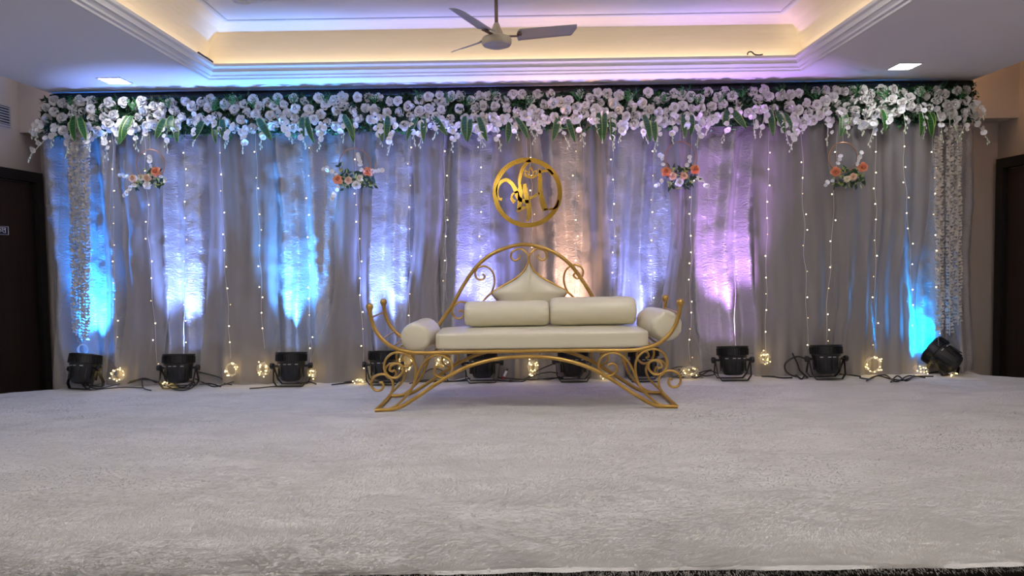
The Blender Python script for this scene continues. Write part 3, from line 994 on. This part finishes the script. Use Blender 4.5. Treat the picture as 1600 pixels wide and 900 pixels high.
for pts, wd in (([(250, 515), (222, 505), (205, 455), (215, 400), (248, 358), (292, 345), (338, 380), (372, 440), (392, 500), (440, 530), (485, 535)], [26, 14, 20, 24, 26, 30, 34, 30, 24]),
                ([(362, 540), (340, 522), (334, 490), (350, 462), (388, 448)], [34, 24, 16, 14, 18]),
                ([(412, 385), (410, 460), (405, 540), (398, 605)], [34, 36, 34, 26]),
                ([(378, 622), (408, 600), (462, 582)], [12, 30, 12]),
                ([(440, 380), (458, 460), (480, 560), (488, 640), (480, 680), (466, 712)], [40, 38, 40, 34, 26, 4]),
                ([(488, 508), (525, 492), (578, 458)], [26, 18, 16]),
                ([(578, 245), (582, 330), (584, 430), (600, 520), (628, 612)], [10, 36, 34, 40, 44]),
                ([(618, 606), (690, 598), (730, 575), (745, 520)], [14, 14, 18, 10]),
                ([(572, 272), (610, 268), (660, 262), (690, 300)], [22, 22, 22, 30]),
                ([(402, 385), (408, 320), (430, 250), (462, 200), (500, 172)], [20, 26, 28, 26, 22])):
    ribbon(pts, wd).obj('letter_stroke', M_mirror, e)
b = MB()
for pts in ([(440, 300), (470, 318), (502, 326), (535, 318), (562, 300)], [(502, 322), (482, 290), (502, 236), (522, 290), (502, 322)], [(492, 318), (458, 300), (452, 262), (478, 276)], [(512, 318), (546, 300), (552, 262), (526, 276)]):
    b2 = ribbon(pts, [9, 9, 9])
    b.add(b2.v, b2.f)
b.obj('lotus_emblem', M_mirror, e)
MB().tube([(0, .002, R1 - .01), (0, .05, R1 + .55)], .0012, 4).obj('hanging_thread', M_wire, e)

# ------------------------------------------------------------------ gold sofa
SYF, SYB = -0.24, 0.24             # front and back frame, local y
sofa = empty('gold_sofa', (0.085, 4.96, 0), (0, 0, -0.014))
tag(sofa, 'gold scrollwork wedding sofa with cream padded seat, alone in the middle of the stage', 'sofa')
YFr, YBk = 4.72, 5.20
def sp_(cx, cy, Yp=YFr):           # crop 5 point -> local x,z (front plane by default)
    p = at(560 + cx / 2.963, 370 + cy / 2.963, Yp)
    return p.x - 0.085, max(p.z, .012)
def sq_(px, py, Yp=YFr):           # crop 2 point (x4, from 400,450)
    p = at(400 + px / 4, 450 + py / 4, Yp)
    return p.x - 0.085, max(p.z, .010)
def path3(pts, y, mirror=False, n=7):
    s = -1 if mirror else 1
    return smooth_path([(s * a, y, c) for a, c in pts], n)
CXo = 0.0
seat_half = [sp_(*q) for q in ((52, 340), (58, 375), (75, 425), (110, 475), (160, 512), (220, 531), (300, 539))]
zr = 0.405
seat_half = [(a, c) for a, c in seat_half]
arch_half = [sp_(*q) for q in ((78, 806), (180, 795), (270, 745), (380, 670), (500, 605), (640, 566))] + [(0.0, 0.368)]
scA = [sq_(*q) for q in ((745, 765), (800, 712), (845, 660), (858, 600), (830, 553), (780, 541), (735, 562), (720, 605), (742, 640), (778, 642), (797, 618), (788, 592), (772, 596))]
scB = [sq_(*q) for q in ((860, 752), (930, 690), (980, 620), (1000, 540), (990, 465), (940, 415), (870, 405), (818, 440), (801, 500), (830, 552), (878, 563), (915, 530), (915, 490), (880, 474), (846, 490), (838, 515), (858, 525))]
scC = [sq_(*q) for q in ((985, 615), (1005, 560), (1040, 485), (1090, 435), (1150, 420), (1208, 448), (1230, 500), (1205, 550), (1155, 562), (1118, 535), (1122, 500), (1150, 487), (1172, 500))]
strut = [sq_(*q) for q in ((745, 772), (850, 752), (930, 690), (985, 615))]
R_M, R_S = .0135, .0085
for y, tone in ((SYF, 0), (SYB, 1)):
    left = [(a, y, c) for a, c in seat_half]
    right = [(-a, y, c) for a, c in seat_half[::-1]]
    MB().tube(smooth_path(left + [(-.35, y, zr), (0, y, zr), (.35, y, zr)] + right, 7), R_M, 10).obj('seat_rail', M_gold, sofa)
    al = [(a, y, c) for a, c in arch_half]
    MB().tube(smooth_path(al + [(-a, yy, c) for a, yy, c in al[-2::-1]], 8), R_M, 10).obj('arch_rail', M_gold, sofa)
    for mir in (False, True):
        sg = -1 if mir else 1
        for sc in (scA, scB, scC):
            MB().tube(path3(sc, y, mir), R_S, 8).obj('scroll', M_gold, sofa)
        MB().tube(path3(strut, y, mir), R_S, 8).obj('foot_strut', M_gold, sofa)
        a, c = seat_half[0]
        MB().ball((sg * a, y, c + .022), .026, 14, 10).lathe([(.016, -.03), (.018, -.02), (.012, -.012)], 12, Matrix.Translation((sg * a, y, c + .022))).obj('finial', M_gold, sofa)
for mir in (1, -1):
    for k in (1, 3, 4):
        a, c = seat_half[k]
        MB().tube([(mir * a, SYF, c), (mir * a, SYB, c)], .007, 8).obj('rung', M_gold, sofa)
    for k in (0,):
        a, c = arch_half[k]
        MB().tube([(mir * (a + .02), SYF, .014), (mir * (a + .02), SYB, .014)], .009, 8).obj('foot_bar', M_gold, sofa)
# platform under the seat pad
b = MB()
for x in (-.62, -.2, .2, .62):
    b.tube([(x, SYF, zr - .004), (x, SYB, zr - .004)], .009, 8)
b.obj('cross_bars', M_gold, sofa)['kind'] = 'stuff'
# backrest in the rear plane
bk = lambda *q: sp_(*q, Yp=YBk)
archb = [bk(*q) for q in ((330, 470), (375, 400), (430, 320), (490, 215), (550, 132), (620, 77), (700, 46))]
topz = bk(790, 35)[1]
al = [(a, SYB, c) for a, c in archb]
MB().tube(smooth_path(al + [(0, SYB, topz)] + [(-a, y, c) for a, y, c in al[::-1]], 8), .0145, 10).obj('back_arch', M_gold, sofa)
CX = bk(787, 100)[0]
def mirx(pts):
    return [(2 * CX - a, c) for a, c in pts]
top_curl = [bk(*q) for q in ((787, 118), (781, 82), (750, 57), (714, 66), (704, 93), (722, 111), (744, 98), (740, 84))]
side_curl = [bk(*q) for q in ((614, 258), (628, 212), (620, 165), (590, 138), (555, 141), (538, 165), (545, 192), (566, 200), (583, 186), (572, 172))]
low_curl = [bk(*q) for q in ((510, 312), (470, 301), (438, 322), (430, 350), (450, 378), (475, 376), (488, 356), (475, 341), (462, 348))]
dl = [bk(*q) for q in ((787, 112), (765, 158), (720, 196), (668, 226), (614, 260), (575, 298), (545, 345), (530, 420))]
dl_in = [bk(*q) for q in ((614, 260), (640, 292), (672, 318), (730, 340), (787, 352))]
for crv, rr in ((top_curl, .0075), (side_curl, .0075), (low_curl, .0075)):
    for pts in (crv, mirx(crv)):
        MB().tube(smooth_path([(a, SYB, c) for a, c in pts], 7), rr, 8).obj('back_scroll', M_gold, sofa)
for crv in (dl, dl_in):
    for pts in (crv, mirx(crv)):
        MB().tube(smooth_path([(a, SYB, c) for a, c in pts], 6), .008, 8).obj('panel_rail', M_gold, sofa)
# padded diamond panel
half = [bk(*q) for q in ((787, 118), (768, 160), (722, 200), (668, 230), (620, 258), (640, 288), (672, 315), (730, 336), (787, 348))]
outl = smooth_path([(a, 0, c) for a, c in half], 6)
outl = [(p.x, p.z) for p in outl]
outl = outl + [(2 * CX - a, c) for a, c in outl[-2:0:-1]]
cz = bk(787, 255)[1]
rings = 10
vs, fs = [], []
no = len(outl)
for i in range(rings + 1):
    t = i / rings
    for (a, c) in outl:
        x, z = CX + (a - CX) * t, cz + (c - cz) * t
        vs.append((x, SYB - .012 - .060 * (1 - t ** 2.2) ** .6, z))
for i in range(rings):
    for k in range(no):
        k2 = (k + 1) % no
        fs.append((i * no + k, i * no + k2, (i + 1) * no + k2, (i + 1) * no + k))
base = len(vs)
vs += [(a, SYB + .012, c) for a, c in outl]
fs.append(tuple(range(base, base + no)))
for k in range(no):
    k2 = (k + 1) % no
    fs.append((rings * no + k, rings * no + k2, base + k2, base + k))
MB().add(vs, fs).obj('back_panel', M_leather, sofa)
# seat pad
def rounded_box(c, d, bev, seg, puff=0.0):
    bm = bmesh.new()
    bmesh.ops.create_cube(bm, size=1)
    bmesh.ops.scale(bm, vec=d, verts=bm.verts)
    bmesh.ops.subdivide_edges(bm, edges=bm.edges[:], cuts=7, use_grid_fill=True)
    for v in bm.verts:
        px, py, pz = v.co.x / d[0] * 2, v.co.y / d[1] * 2, v.co.z / d[2] * 2
        # pull the shell onto a rounded box
        q = [max(0, abs(v.co[i]) - (d[i] / 2 - bev)) for i in range(3)]
        L = math.sqrt(sum(k * k for k in q))
        if L > bev:
            for i in range(3):
                v.co[i] = math.copysign(min(abs(v.co[i]), d[i] / 2 - bev) + q[i] * bev / L, v.co[i])
        if puff:
            v.co.z += math.copysign(puff * (1 - px ** 4) * (1 - py ** 4), pz) if abs(pz) > .5 else 0
    bmesh.ops.translate(bm, vec=c, verts=bm.verts)
    me = bpy.data.meshes.new('m')
    bm.to_mesh(me)
    bm.free()
    return me
me = rounded_box((0.115, 0, .475), (1.45, .50, .125), .028, 4, .004)
me.name = 'seat_pad'
me.materials.append(M_leather)
me.polygons.foreach_set('use_smooth', [True] * len(me.polygons))
sp = link('seat_pad', me, sofa)
md = sp.modifiers.new('smooth', 'SUBSURF'); md.levels = 1; md.render_levels = 2
# bolster cushions
def bolster(name, L, R, label, loc, axis, flat=1.0, seed=0, roll=0.0, cat='cushion'):
    nu, nt = 40, 56
    r = random.Random(seed)
    vs, fs = [], []
    for i in range(nu + 1):
        u = i / nu * 2 - 1
        # rounded drum with drawn-in ends
        e_ = 9.0
        rr = R * (1 - abs(u) ** e_) ** (1 / 3.0) if abs(u) < 1 else 0.0
        xx = u * L / 2
        if abs(u) > .80:
            xx = math.copysign(L / 2 * (.86 + .14 * math.sin((abs(u) - .80) / .20 * PI / 2)), u)
        else:
            xx = u / .80 * .86 * L / 2
        pleat = .05 * max(0, (abs(u) - .72) / .28) ** 1.0
        for k in range(nt):
            th = 2 * PI * k / nt
            q = rr * (1 + pleat * math.sin(th * 14 + seed + 2 * math.sin(th * 3)) * (1 if rr > R * .3 else .3)
                      + .012 * math.sin(th * 2 + u * 3 + seed) + .008 * math.sin(th * 5 - u * 9))
            vs.append((xx, q * math.cos(th), q * math.sin(th) * flat))
    for i in range(nu):
        for k in range(nt):
            k2 = (k + 1) % nt
            fs.append((i * nt + k, i * nt + k2, (i + 1) * nt + k2, (i + 1) * nt + k))
    o = MB().add(vs, fs).obj(name, M_leather)
    o.location = loc
    o.rotation_euler = (roll, 0, axis)
    tag(o, label, cat, 'cream bolsters on the sofa')
    return o
def at_s(cx, cy, Yp):
    return at(560 + cx / 2.963, 370 + cy / 2.963, Yp)
p = at_s(688, 372, 5.05)
bolster('bolster_cushion', .61, .098, 'lower of two long cream bolsters on the sofa seat, below the diamond panel', (p.x, 5.05, .541 + .092), 0.0, .95, 1)
p = at_s(1083, 362, 5.05)
bolster('bolster_cushion', .62, .107, 'taller of two long cream bolsters on the sofa seat, nearest the pink light', (p.x, 5.05, .541 + .102), 0.0, .96, 2)
p = at_s(292, 450, 4.95)
bolster('end_bolster', .40, .104, 'round cream end bolster in the sofa arm nearest the deep blue light', (p.x, 4.95, p.z - .005), PI / 2 - .12, 1.0, 3)
p = at_s(1388, 402, 4.95)
bolster('end_bolster', .40, .108, 'round cream end bolster in the sofa arm nearest the pink-lit drape', (p.x, 4.95, p.z), PI / 2 + .15, 1.0, 4)

# ------------------------------------------------------------------ stage uplights
def make_uplight():
    P = []
    # pivot at the origin, beam along +Z
    b = MB().lathe([(.050, -.125), (.072, -.118), (.084, -.095), (.103, -.01), (.110, .020), (.112, .040)], 28)
    for k in range(12):
        a = 2 * PI * k / 12
        b.box((.101 * math.cos(a), .101 * math.sin(a), -.04), (.010, .006, .10), Matrix.Rotation(a, 3, 'Z'))
    P.append(('housing', b.mesh('housing', M_blackfin), None))
    b = MB().lathe([(.108, .030), (.118, .036), (.118, .098), (.126, .100), (.126, .112), (.112, .113), (.108, .104), (.104, .060)], 32, cap=False)
    P.append(('head_ring', b.mesh('head_ring', M_black), None))
    b = MB()
    for k in range(44):
        a = 2 * PI * k / 44
        if k % 11 in (0,):
            continue
        b.box((.121 * math.cos(a), .121 * math.sin(a), .067), (.012, .004, .055), Matrix.Rotation(a, 3, 'Z'))
    P.append(('cooling_fins', b.mesh('cooling_fins', M_blackfin, False), 'stuff'))
    b = MB()
    for a in (.8, 1.9, -.9, -1.4, -1.75, -2.3, 2.6):
        b.box((.110 * math.cos(a), .110 * math.sin(a), .012), (.006, .024, .007), Matrix.Rotation(a, 3, 'Z'))
    P.append(('vent_slots', b.mesh('vent_slots', M_pale, False), 'stuff'))
    P.append(('lens', MB().lathe([(.0, .066), (.09, .066), (.103, .068), (.103, .074), (0.001, .076)], 24).mesh('lens', M_lensoff), None))
    for s in (1, -1):
        b = MB().lathe([(.010, .110), (.010, .148), (.024, .149), (.026, .157), (.024, .172), (.013, .176)], 14, Matrix.Rotation(s * PI / 2, 4, 'Y'))
        P.append(('knob', b.mesh('knob', M_black), None))
    return P
def yoke_mesh(dy, h):
    b = MB()
    pts = [(-.143, 0, .012), (-.143, dy * .15, -.02), (-.135, dy * .85, -h + .045), (-.105, dy, -h + .006), (.105, dy, -h + .006), (.135, dy * .85, -h + .045), (.143, dy * .15, -.02), (.143, 0, .012)]
    for i in range(len(pts) - 1):
        a, c = Vector(pts[i]), Vector(pts[i + 1])
        d = (c - a)
        up_ = Vector((0, 1, 0))
        z = d.normalized()
        y = (up_ - z * up_.dot(z)).normalized()
        x = y.cross(z)
        Mx = Matrix((x, y, z)).transposed()
        b.box((a + c) / 2, (.005, .022, d.length + .006), Mx)
    return b.mesh('yoke', M_black, False)
M_lensoff = mat('lens_glass', (0.05, 0.05, 0.06), 0.15)
UP = make_uplight()
def uplight(px, py, col, energy, label, yaw=0.0, beam=None, aim=None, size=58, pivot=.165, yd=0.0):
    p = atz(px, py, 0.0)
    root = empty('stage_uplight', (p.x, p.y, pivot + .002), (0, 0, yaw))
    tag(root, label, 'stage light', 'black stage uplights along the drapes')
    beam = beam or (0, .15, 1)
    bd = Vector(beam).normalized()
    q = Vector((0, 0, 1)).rotation_difference(Matrix.Rotation(-yaw, 3, 'Z') @ bd)
    Mh = q.to_matrix().to_4x4()
    for nm, me, kd in UP:
        if nm == 'lens' and energy > 0:
            me = me.copy()
            me.materials.clear()
            me.materials.append(emit('lens_glow', col, 6.0))
        o = link(nm, me, root, Mh)
        if kd:
            o['kind'] = kd
    for dy in (-.055, .075):
        link('yoke', yoke_mesh(dy, pivot), root)
    if energy > 0:
        ld = bpy.data.lights.new('uplight_beam', 'SPOT')
        ld.energy = energy * SPOT_W
        ld.color = col
        ld.spot_size = math.radians(size)
        ld.spot_blend = 1.0
        ld.shadow_soft_size = .03
        lo = bpy.data.objects.new('uplight_beam', ld)
        COL.objects.link(lo)
        lo.parent = root
        lo.matrix_local = q.to_matrix().to_4x4() @ Matrix.Translation((0, 0, .12)) @ Matrix.Rotation(PI, 4, 'X')
    return root
uplight(133, 607, (.02, .25, 1), 2.8, 'black stage uplight throwing the deep blue streak, beneath the ribbon coil', yaw=-.35, beam=(.05, .30, 1))
uplight(280, 606, (.20, .34, 1), 1.8, 'black stage uplight below the first floral hoop with coiled cable beneath it')
uplight(456, 603, (.07, .34, 1), 2.2, 'black stage uplight under the brilliant blue white streak')
uplight(600, 601, (.20, .32, 1), 1.6, 'black stage uplight behind the sofa foot scrolls on the blue side', yd=0)
uplight(754, 598, (.26, .28, 1), 1.4, 'black stage uplight behind the sofa arch, beside the small red and white plug')
uplight(896, 596, (1, .55, .38), .85, 'black stage uplight behind the sofa arch, under the peach-lit drape')
uplight(1006, 596, (.25, .30, 1), 1.0, 'black stage uplight behind the sofa foot scrolls on the pink side')
uplight(1145, 594, (.62, .32, 1), 1.15, 'black stage uplight under the pink violet drape')
uplight(1291, 592, (1, 1, 1), 0, 'unlit black stage uplight with a looped cable, below the fourth floral hoop')
uplight(1474, 585, (.0, .32, 1), 3.4, 'tipped over black uplight glowing cyan below the three ruffle strands', yaw=.5, beam=(-.52, .70, .50), size=125, pivot=.15)

# ------------------------------------------------------------------ fairy lights
M_dim = emit('dim_bulb', (1.0, 0.72, 0.36), 2.2, False)
dim_me = MB().ball((0, 0, 0), .0046, 8, 5).mesh('bulb', M_dim)
bulb_me = MB().ball((0, 0, 0), .0050, 8, 5).mesh('bulb', M_bulb)
M_bunch = emit('bunch_bulb', (1.0, 0.76, 0.34), 3.4, False)
big_me = MB().ball((0, 0, 0), .0055, 8, 5).mesh('bulb', M_bunch)
strings = [(175, 182, 230, 560), (224, 246, 245, 575), (290, 288, 240, 560), (343, 360, 245, 560), (399, 412, 240, 545), (479, 485, 238, 570), (553, 569, 250, 575), (640, 640, 235, 560),
           (694, 697, 240, 470), (752, 748, 235, 470), (828, 832, 248, 400), (901, 897, 240, 470), (957, 960, 250, 470), (1022, 1018, 240, 470), (1080, 1078, 250, 565), (1146, 1148, 240, 540),
           (1201, 1195, 240, 560), (1252, 1262, 255, 545), (1308, 1290, 238, 548), (1367, 1368, 238, 545), (1410, 1430, 235, 540), (1458, 1466, 240, 545)]
nth = ['first', 'second', 'third', 'fourth', 'fifth', 'sixth', 'seventh', 'eighth', 'ninth', 'tenth', 'eleventh']
def string_label(i):
    if i == 10:
        return 'warm fairy light string hanging behind the gold monogram'
    if i < 10:
        return 'warm fairy light string, %s one counted from the blue-lit ruffle strands' % nth[i]
    return 'warm fairy light string, %s one counted from the three cream ruffle strands' % nth[21 - i]
for i, (xt, xb, yt, yb) in enumerate(strings):
    r = random.Random(100 + i)
    Yw = 5.862
    ptop, pbot = at(xt, 205, Yw), at(xb, yb, Yw - .055)
    n = 14
    path = []
    for k in range(n + 1):
        t = k / n
        p = ptop.lerp(pbot, t)
        p.x += .006 * math.sin(k * 1.7 + i) + r.uniform(-.006, .006)
        p.y += r.uniform(-.012, .008)
        path.append(p)
    path = smooth_path(path, 3)
    o = MB().tube(path, .0013, 4).obj('fairy_light_string', M_wire)
    tag(o, string_label(i), 'fairy lights', 'fairy light strings down the backdrop')
    y = yt
    lit = i != 15
    while y < yb + 5:
        t = (y - 205) / (yb - 205)
        if 0 <= t <= 1.01 and (lit or r.random() < .25):
            p = path[min(len(path) - 1, int(t * (len(path) - 1)))] + Vector((r.uniform(-.02, .02), -.008, 0))
            link('bulb', bulb_me if r.random() < .72 else dim_me, o, Matrix.Translation(p))
        y += r.uniform(19, 40)

def bundle(px, py, w, h, n, label, Yw=5.785, coil=0, glow=1.0, floor=False):
    r = random.Random(int(px * 7 + py))
    c = at(px, py, Yw)
    W, H = w * Yw / FPX, h * Yw / FPX
    c.z = max(c.z, H / 2 + .012)
    e = empty('fairy_light_bundle', c)
    tag(e, label, 'fairy lights', 'coiled fairy light ends on the stage')
    pts_ = []
    for k in range(60):
        a = k * .62 + r.uniform(-.15, .15)
        rr = r.uniform(.75, 1.0) if coil else r.uniform(.3, 1.0)
        pts_.append((math.cos(a) * W / 2 * rr, r.uniform(-.022, .022), math.sin(a) * H / 2 * rr))
    MB().tube(pts_, .0014, 4).obj('wire', M_wire, e)
    for k in range(n):
        p = Vector(pts_[int((k + .5) / n * 59)]) + Vector((r.uniform(-.006, .006), -.016, r.uniform(-.006, .006)))
        link('bulb', big_me, e, Matrix.Translation(p))
    ld = bpy.data.lights.new('bundle_glow', 'POINT')
    ld.energy = .20 * glow
    ld.color = (1, .68, .20)
    ld.shadow_soft_size = .03
    lo = bpy.data.objects.new('bundle_glow', ld)
    COL.objects.link(lo)
    lo.parent = e
    lo.location = (0, .02, 0)
bundle(185, 585, 21, 21, 13, 'round glowing coil of fairy lights beside the deep blue uplight', coil=1)
bundle(265, 600, 34, 8, 6, 'low heap of fairy lights on the carpet beside the uplight below the first hoop', glow=.7, floor=True)
bundle(362, 577, 19, 23, 12, 'glowing coil of fairy lights halfway between second and third uplights', coil=1)
bundle(411, 576, 21, 26, 18, 'dense glowing bunch of fairy lights just beside the brilliant blue streak uplight')
bundle(488, 583, 14, 20, 9, 'small fairy light bunch on the sofa side of the brilliant blue streak uplight', glow=.9)
bundle(562, 596, 24, 8, 7, 'low heap of fairy lights on the carpet beside the sofa foot', glow=.8, floor=True)
bundle(634, 566, 24, 30, 16, 'glowing coil of fairy lights seen through the sofa scrolls', coil=1)
bundle(690, 566, 22, 20, 10, 'loose fairy light bunch behind the sofa arch on the blue side')
bundle(832, 575, 18, 32, 18, 'tall glowing fairy light bunch under the middle of the sofa arch')
bundle(945, 588, 18, 10, 5, 'faint fairy light bunch behind the sofa arch on the pink side', glow=.5)
bundle(1076, 582, 34, 20, 9, 'scattered fairy lights among black cables beside the pink side sofa foot', glow=.8)
bundle(1195, 559, 17, 24, 11, 'hanging fairy light bunch beside the pink violet uplight')
bundle(1365, 570, 26, 26, 17, 'round glowing coil of fairy lights between the unlit and the tipped uplights', coil=1)
bundle(1440, 582, 26, 16, 9, 'heap of fairy lights on the carpet beside the tipped over uplight', glow=.8, floor=True)
bundle(1488, 584, 10, 5, 4, 'tiny fairy light heap beneath the tipped over uplight', Yw=5.72, glow=.2, floor=True)

# ------------------------------------------------------------------ cables and small things on the stage
def cable(runs, label, r_=.0052, m=None, name='power_cable'):
    b = MB()
    for pts_ in runs:
        P = []
        for (px, py, dz) in pts_:
            g = atz(px, py, 0.0)
            if g.y > 5.84:
                g = at(px, py, 5.84); g.z = max(g.z, 0)
            P.append(Vector((g.x, g.y, max(.010, dz))))
        b.tube(smooth_path(P, 7), r_, 6)
    tag(b.obj(name, m or M_rubber), label, 'cable')
cable([[(128, 604, .03), (140, 611, .01), (165, 609, .01), (195, 607, .01), (222, 608, .01)], [(134, 604, .04), (150, 609, .01), (190, 602, .03), (218, 597, .06), (240, 601, .05), (258, 606, .02)],
       [(222, 600, .05), (224, 608, .01), (236, 612, .01)], [(200, 604, .03), (225, 596, .07), (245, 600, .03)]], 'black cables running from deep blue uplight to its neighbour')
cable([[(262, 607, .02), (275, 611, .01), (292, 611, .01), (304, 606, .02), (300, 602, .04), (280, 604, .03), (266, 606, .02)], [(265, 603, .03), (285, 609, .02), (302, 604, .04)]], 'coiled black cable under the uplight below the first hoop')
cable([[(308, 586, .12), (330, 592, .09), (346, 596, .06), (350, 602, .02), (362, 603, .01)], [(305, 596, .06), (320, 600, .02), (335, 606, .01), (352, 604, .02), (365, 601, .03)], [(312, 604, .02), (328, 603, .02), (345, 606, .01)]],
      'black cables arching beside the coil between second and third uplights')
cable([[(390, 609, .01), (405, 608, .01), (425, 606, .01), (440, 607, .02)], [(470, 604, .02), (482, 600, .02), (494, 602, .01)], [(518, 603, .01), (535, 601, .01), (552, 599, .012), (558, 596, .02)], [(538, 597, .01), (545, 600, .02), (560, 599, .01)]],
      'short black cables lying between third uplight and sofa')
cable([[(640, 601, .01), (665, 594, .02), (690, 593, .01), (715, 592, .01), (735, 588, .03)], [(655, 596, .04), (672, 580, .11), (690, 575, .10), (700, 590, .01)], [(650, 598, .01), (700, 598, .01), (730, 594, .01)]], 'black cables on the carpet behind the blue side of the sofa arch')
cable([[(772, 594, .01), (790, 597, .01), (815, 598, .01), (838, 590, .05), (858, 582, .07), (872, 580, .06)], [(795, 596, .01), (820, 596, .02), (842, 584, .09), (870, 567, .15)], [(778, 586, .03), (800, 592, .02), (830, 595, .01), (862, 588, .02), (880, 588, .02)], [(840, 592, .02), (858, 591, .01), (875, 586, .03)]],
      'tangled black cables under the middle of the sofa arch')
cable([[(1040, 584, .06), (1062, 575, .10), (1085, 580, .06), (1100, 588, .02), (1118, 588, .03)], [(1046, 592, .01), (1070, 588, .03), (1088, 592, .01), (1108, 578, .06), (1120, 584, .04)], [(1060, 579, .08), (1078, 592, .02), (1095, 584, .05), (1112, 577, .07)], [(1050, 590, .02), (1064, 592, .01), (1075, 586, .03)]],
      'knotted black cables beside the pink violet uplight')
cable([[(1190, 588, .01), (1205, 590, .01), (1222, 592, .01), (1238, 592, .01)], [(1262, 572, .14), (1245, 564, .17), (1228, 570, .12), (1227, 582, .06), (1236, 590, .02), (1246, 590, .01)], [(1262, 592, .01), (1250, 586, .05), (1246, 572, .11), (1238, 552, .20)], [(1256, 590, .01), (1252, 594, .01), (1244, 590, .02)]],
      'thick looped black cable beside the unlit uplight', .007)
cable([[(1312, 590, .03), (1330, 588, .01), (1345, 590, .01)], [(1343, 592, .01), (1358, 594, .01), (1372, 591, .02), (1392, 594, .01), (1412, 596, .01), (1430, 592, .02), (1458, 590, .01)], [(1354, 597, .01), (1366, 592, .02), (1384, 590, .02), (1400, 598, .01), (1420, 591, .02), (1446, 592, .01)],
       [(1392, 599, .01), (1402, 592, .025), (1416, 597, .01), (1428, 590, .02)]], 'flat tangle of black cables in front of the tipped over uplight', .006)
e = empty('cable_plug', at(790, 583, 5.78))
tag(e, 'small red and white cable plug standing beside the uplight behind sofa arch', 'plug')
Mt = Matrix.Rotation(.45, 4, 'Y')
MB().lathe([(.008, -.03), (.010, -.028), (.010, .018), (.006, .022)], 10, Mt).obj('body', M_white, e)
MB().lathe([(.007, .022), (.008, .026), (.006, .04)], 10, Mt).obj('tip', M_black, e)
MB().lathe([(.009, -.055), (.011, -.05), (.009, -.03)], 10, Mt).obj('boot', M_red, e)

# ------------------------------------------------------------------ ceiling fan
hub = at(776, 58, 4.4)
e = empty('ceiling_fan', hub)
tag(e, 'grey three-blade ceiling fan hanging from the tray ceiling above the sofa', 'fan')
MB().tube([(0, 0, .08), (0, 0, 2.81 - hub.z)], .011, 12).lathe([(.05, 2.81 - hub.z), (.045, 2.77 - hub.z), (.015, 2.74 - hub.z)], 20).obj('rod', M_rod, e)
MB().lathe([(.046, .005), (.044, .012), (.016, .082), (.012, .085)], 24).obj('canopy', M_canopy, e)
MB().lathe([(.06, .004), (.088, -.006), (.092, -.014), (.092, -.040), (.088, -.045), (.086, -.048)], 32).obj('motor_housing', M_canopy, e)
MB().lathe([(.086, -.047), (.084, -.051), (.06, -.060), (.03, -.064), (.002, -.065)], 32).obj('motor_cover', M_fan, e)
bl = MB()
nL, nW = 12, 6
vs, fs = [], []
for i in range(nL + 1):
    u = i / nL
    x = .125 + (.50 - .125) * u
    hw = .058 - .010 * u
    skew = 0.0
    for j in range(nW + 1):
        v = j / nW * 2 - 1
        xx = x
        if i == 0:
            xx += .014 * v * v
        if i == nL:
            xx -= .02 * max(0, v) + .006 * v * v
        vs.append((xx, v * hw, -v * .018 + .006 * (1 - v * v) + .032 * x / .5))
for i in range(nL):
    for j in range(nW):
        a = i * (nW + 1) + j
        fs.append((a, a + 1, a + nW + 2, a + nW + 1))
bl.add(vs, fs)
bl_me = bl.mesh('blade', M_fan)
arm_me = MB().box((.105, 0, .003), (.07, .022, .006)).box((.14, 0, .010), (.03, .05, .004)).mesh('blade_arm', M_rod, False)
tilt = Matrix.Rotation(.026, 4, 'X') @ Matrix.Rotation(-.034, 4, 'Y')
for k in range(3):
    Mb = tilt @ Matrix.Rotation(.084 - k * 2 * PI / 3, 4, 'Z')
    o = link('blade', bl_me, e, Mb)
    sm = o.modifiers.new('thick', 'SOLIDIFY'); sm.thickness = .003
    link('blade_arm', arm_me, e, Mb)

# loose cable ends lying on the lip of the tray
for pts_, lab in (([(312, 88), (318, 93), (326, 97), (334, 100)], 'dark cable end lying on the tray lip above the blue lit garland'),
                  ([(1168, 86), (1169, 82), (1174, 81), (1179, 85), (1186, 86), (1192, 85)], 'bent thin dark cable end poking over the tray lip beyond the fan')):
    left = pts_[0][0] < 800
    P = [at(px, py, 5.49 if not left else 5.47) for px, py in pts_]
    if left:
        P = [Vector((TX0 - .006 + .0 * i, 5.2 + .078 * i, SZ + .096 - .002 * (i % 2))) for i in range(4)]
    else:
        for q in P:
            q.z = max(q.z, SZ + .094)
    tag(MB().tube(smooth_path(P, 5), .010 if left else .005, 6).obj('cable_end', M_rubber), lab, 'cable')
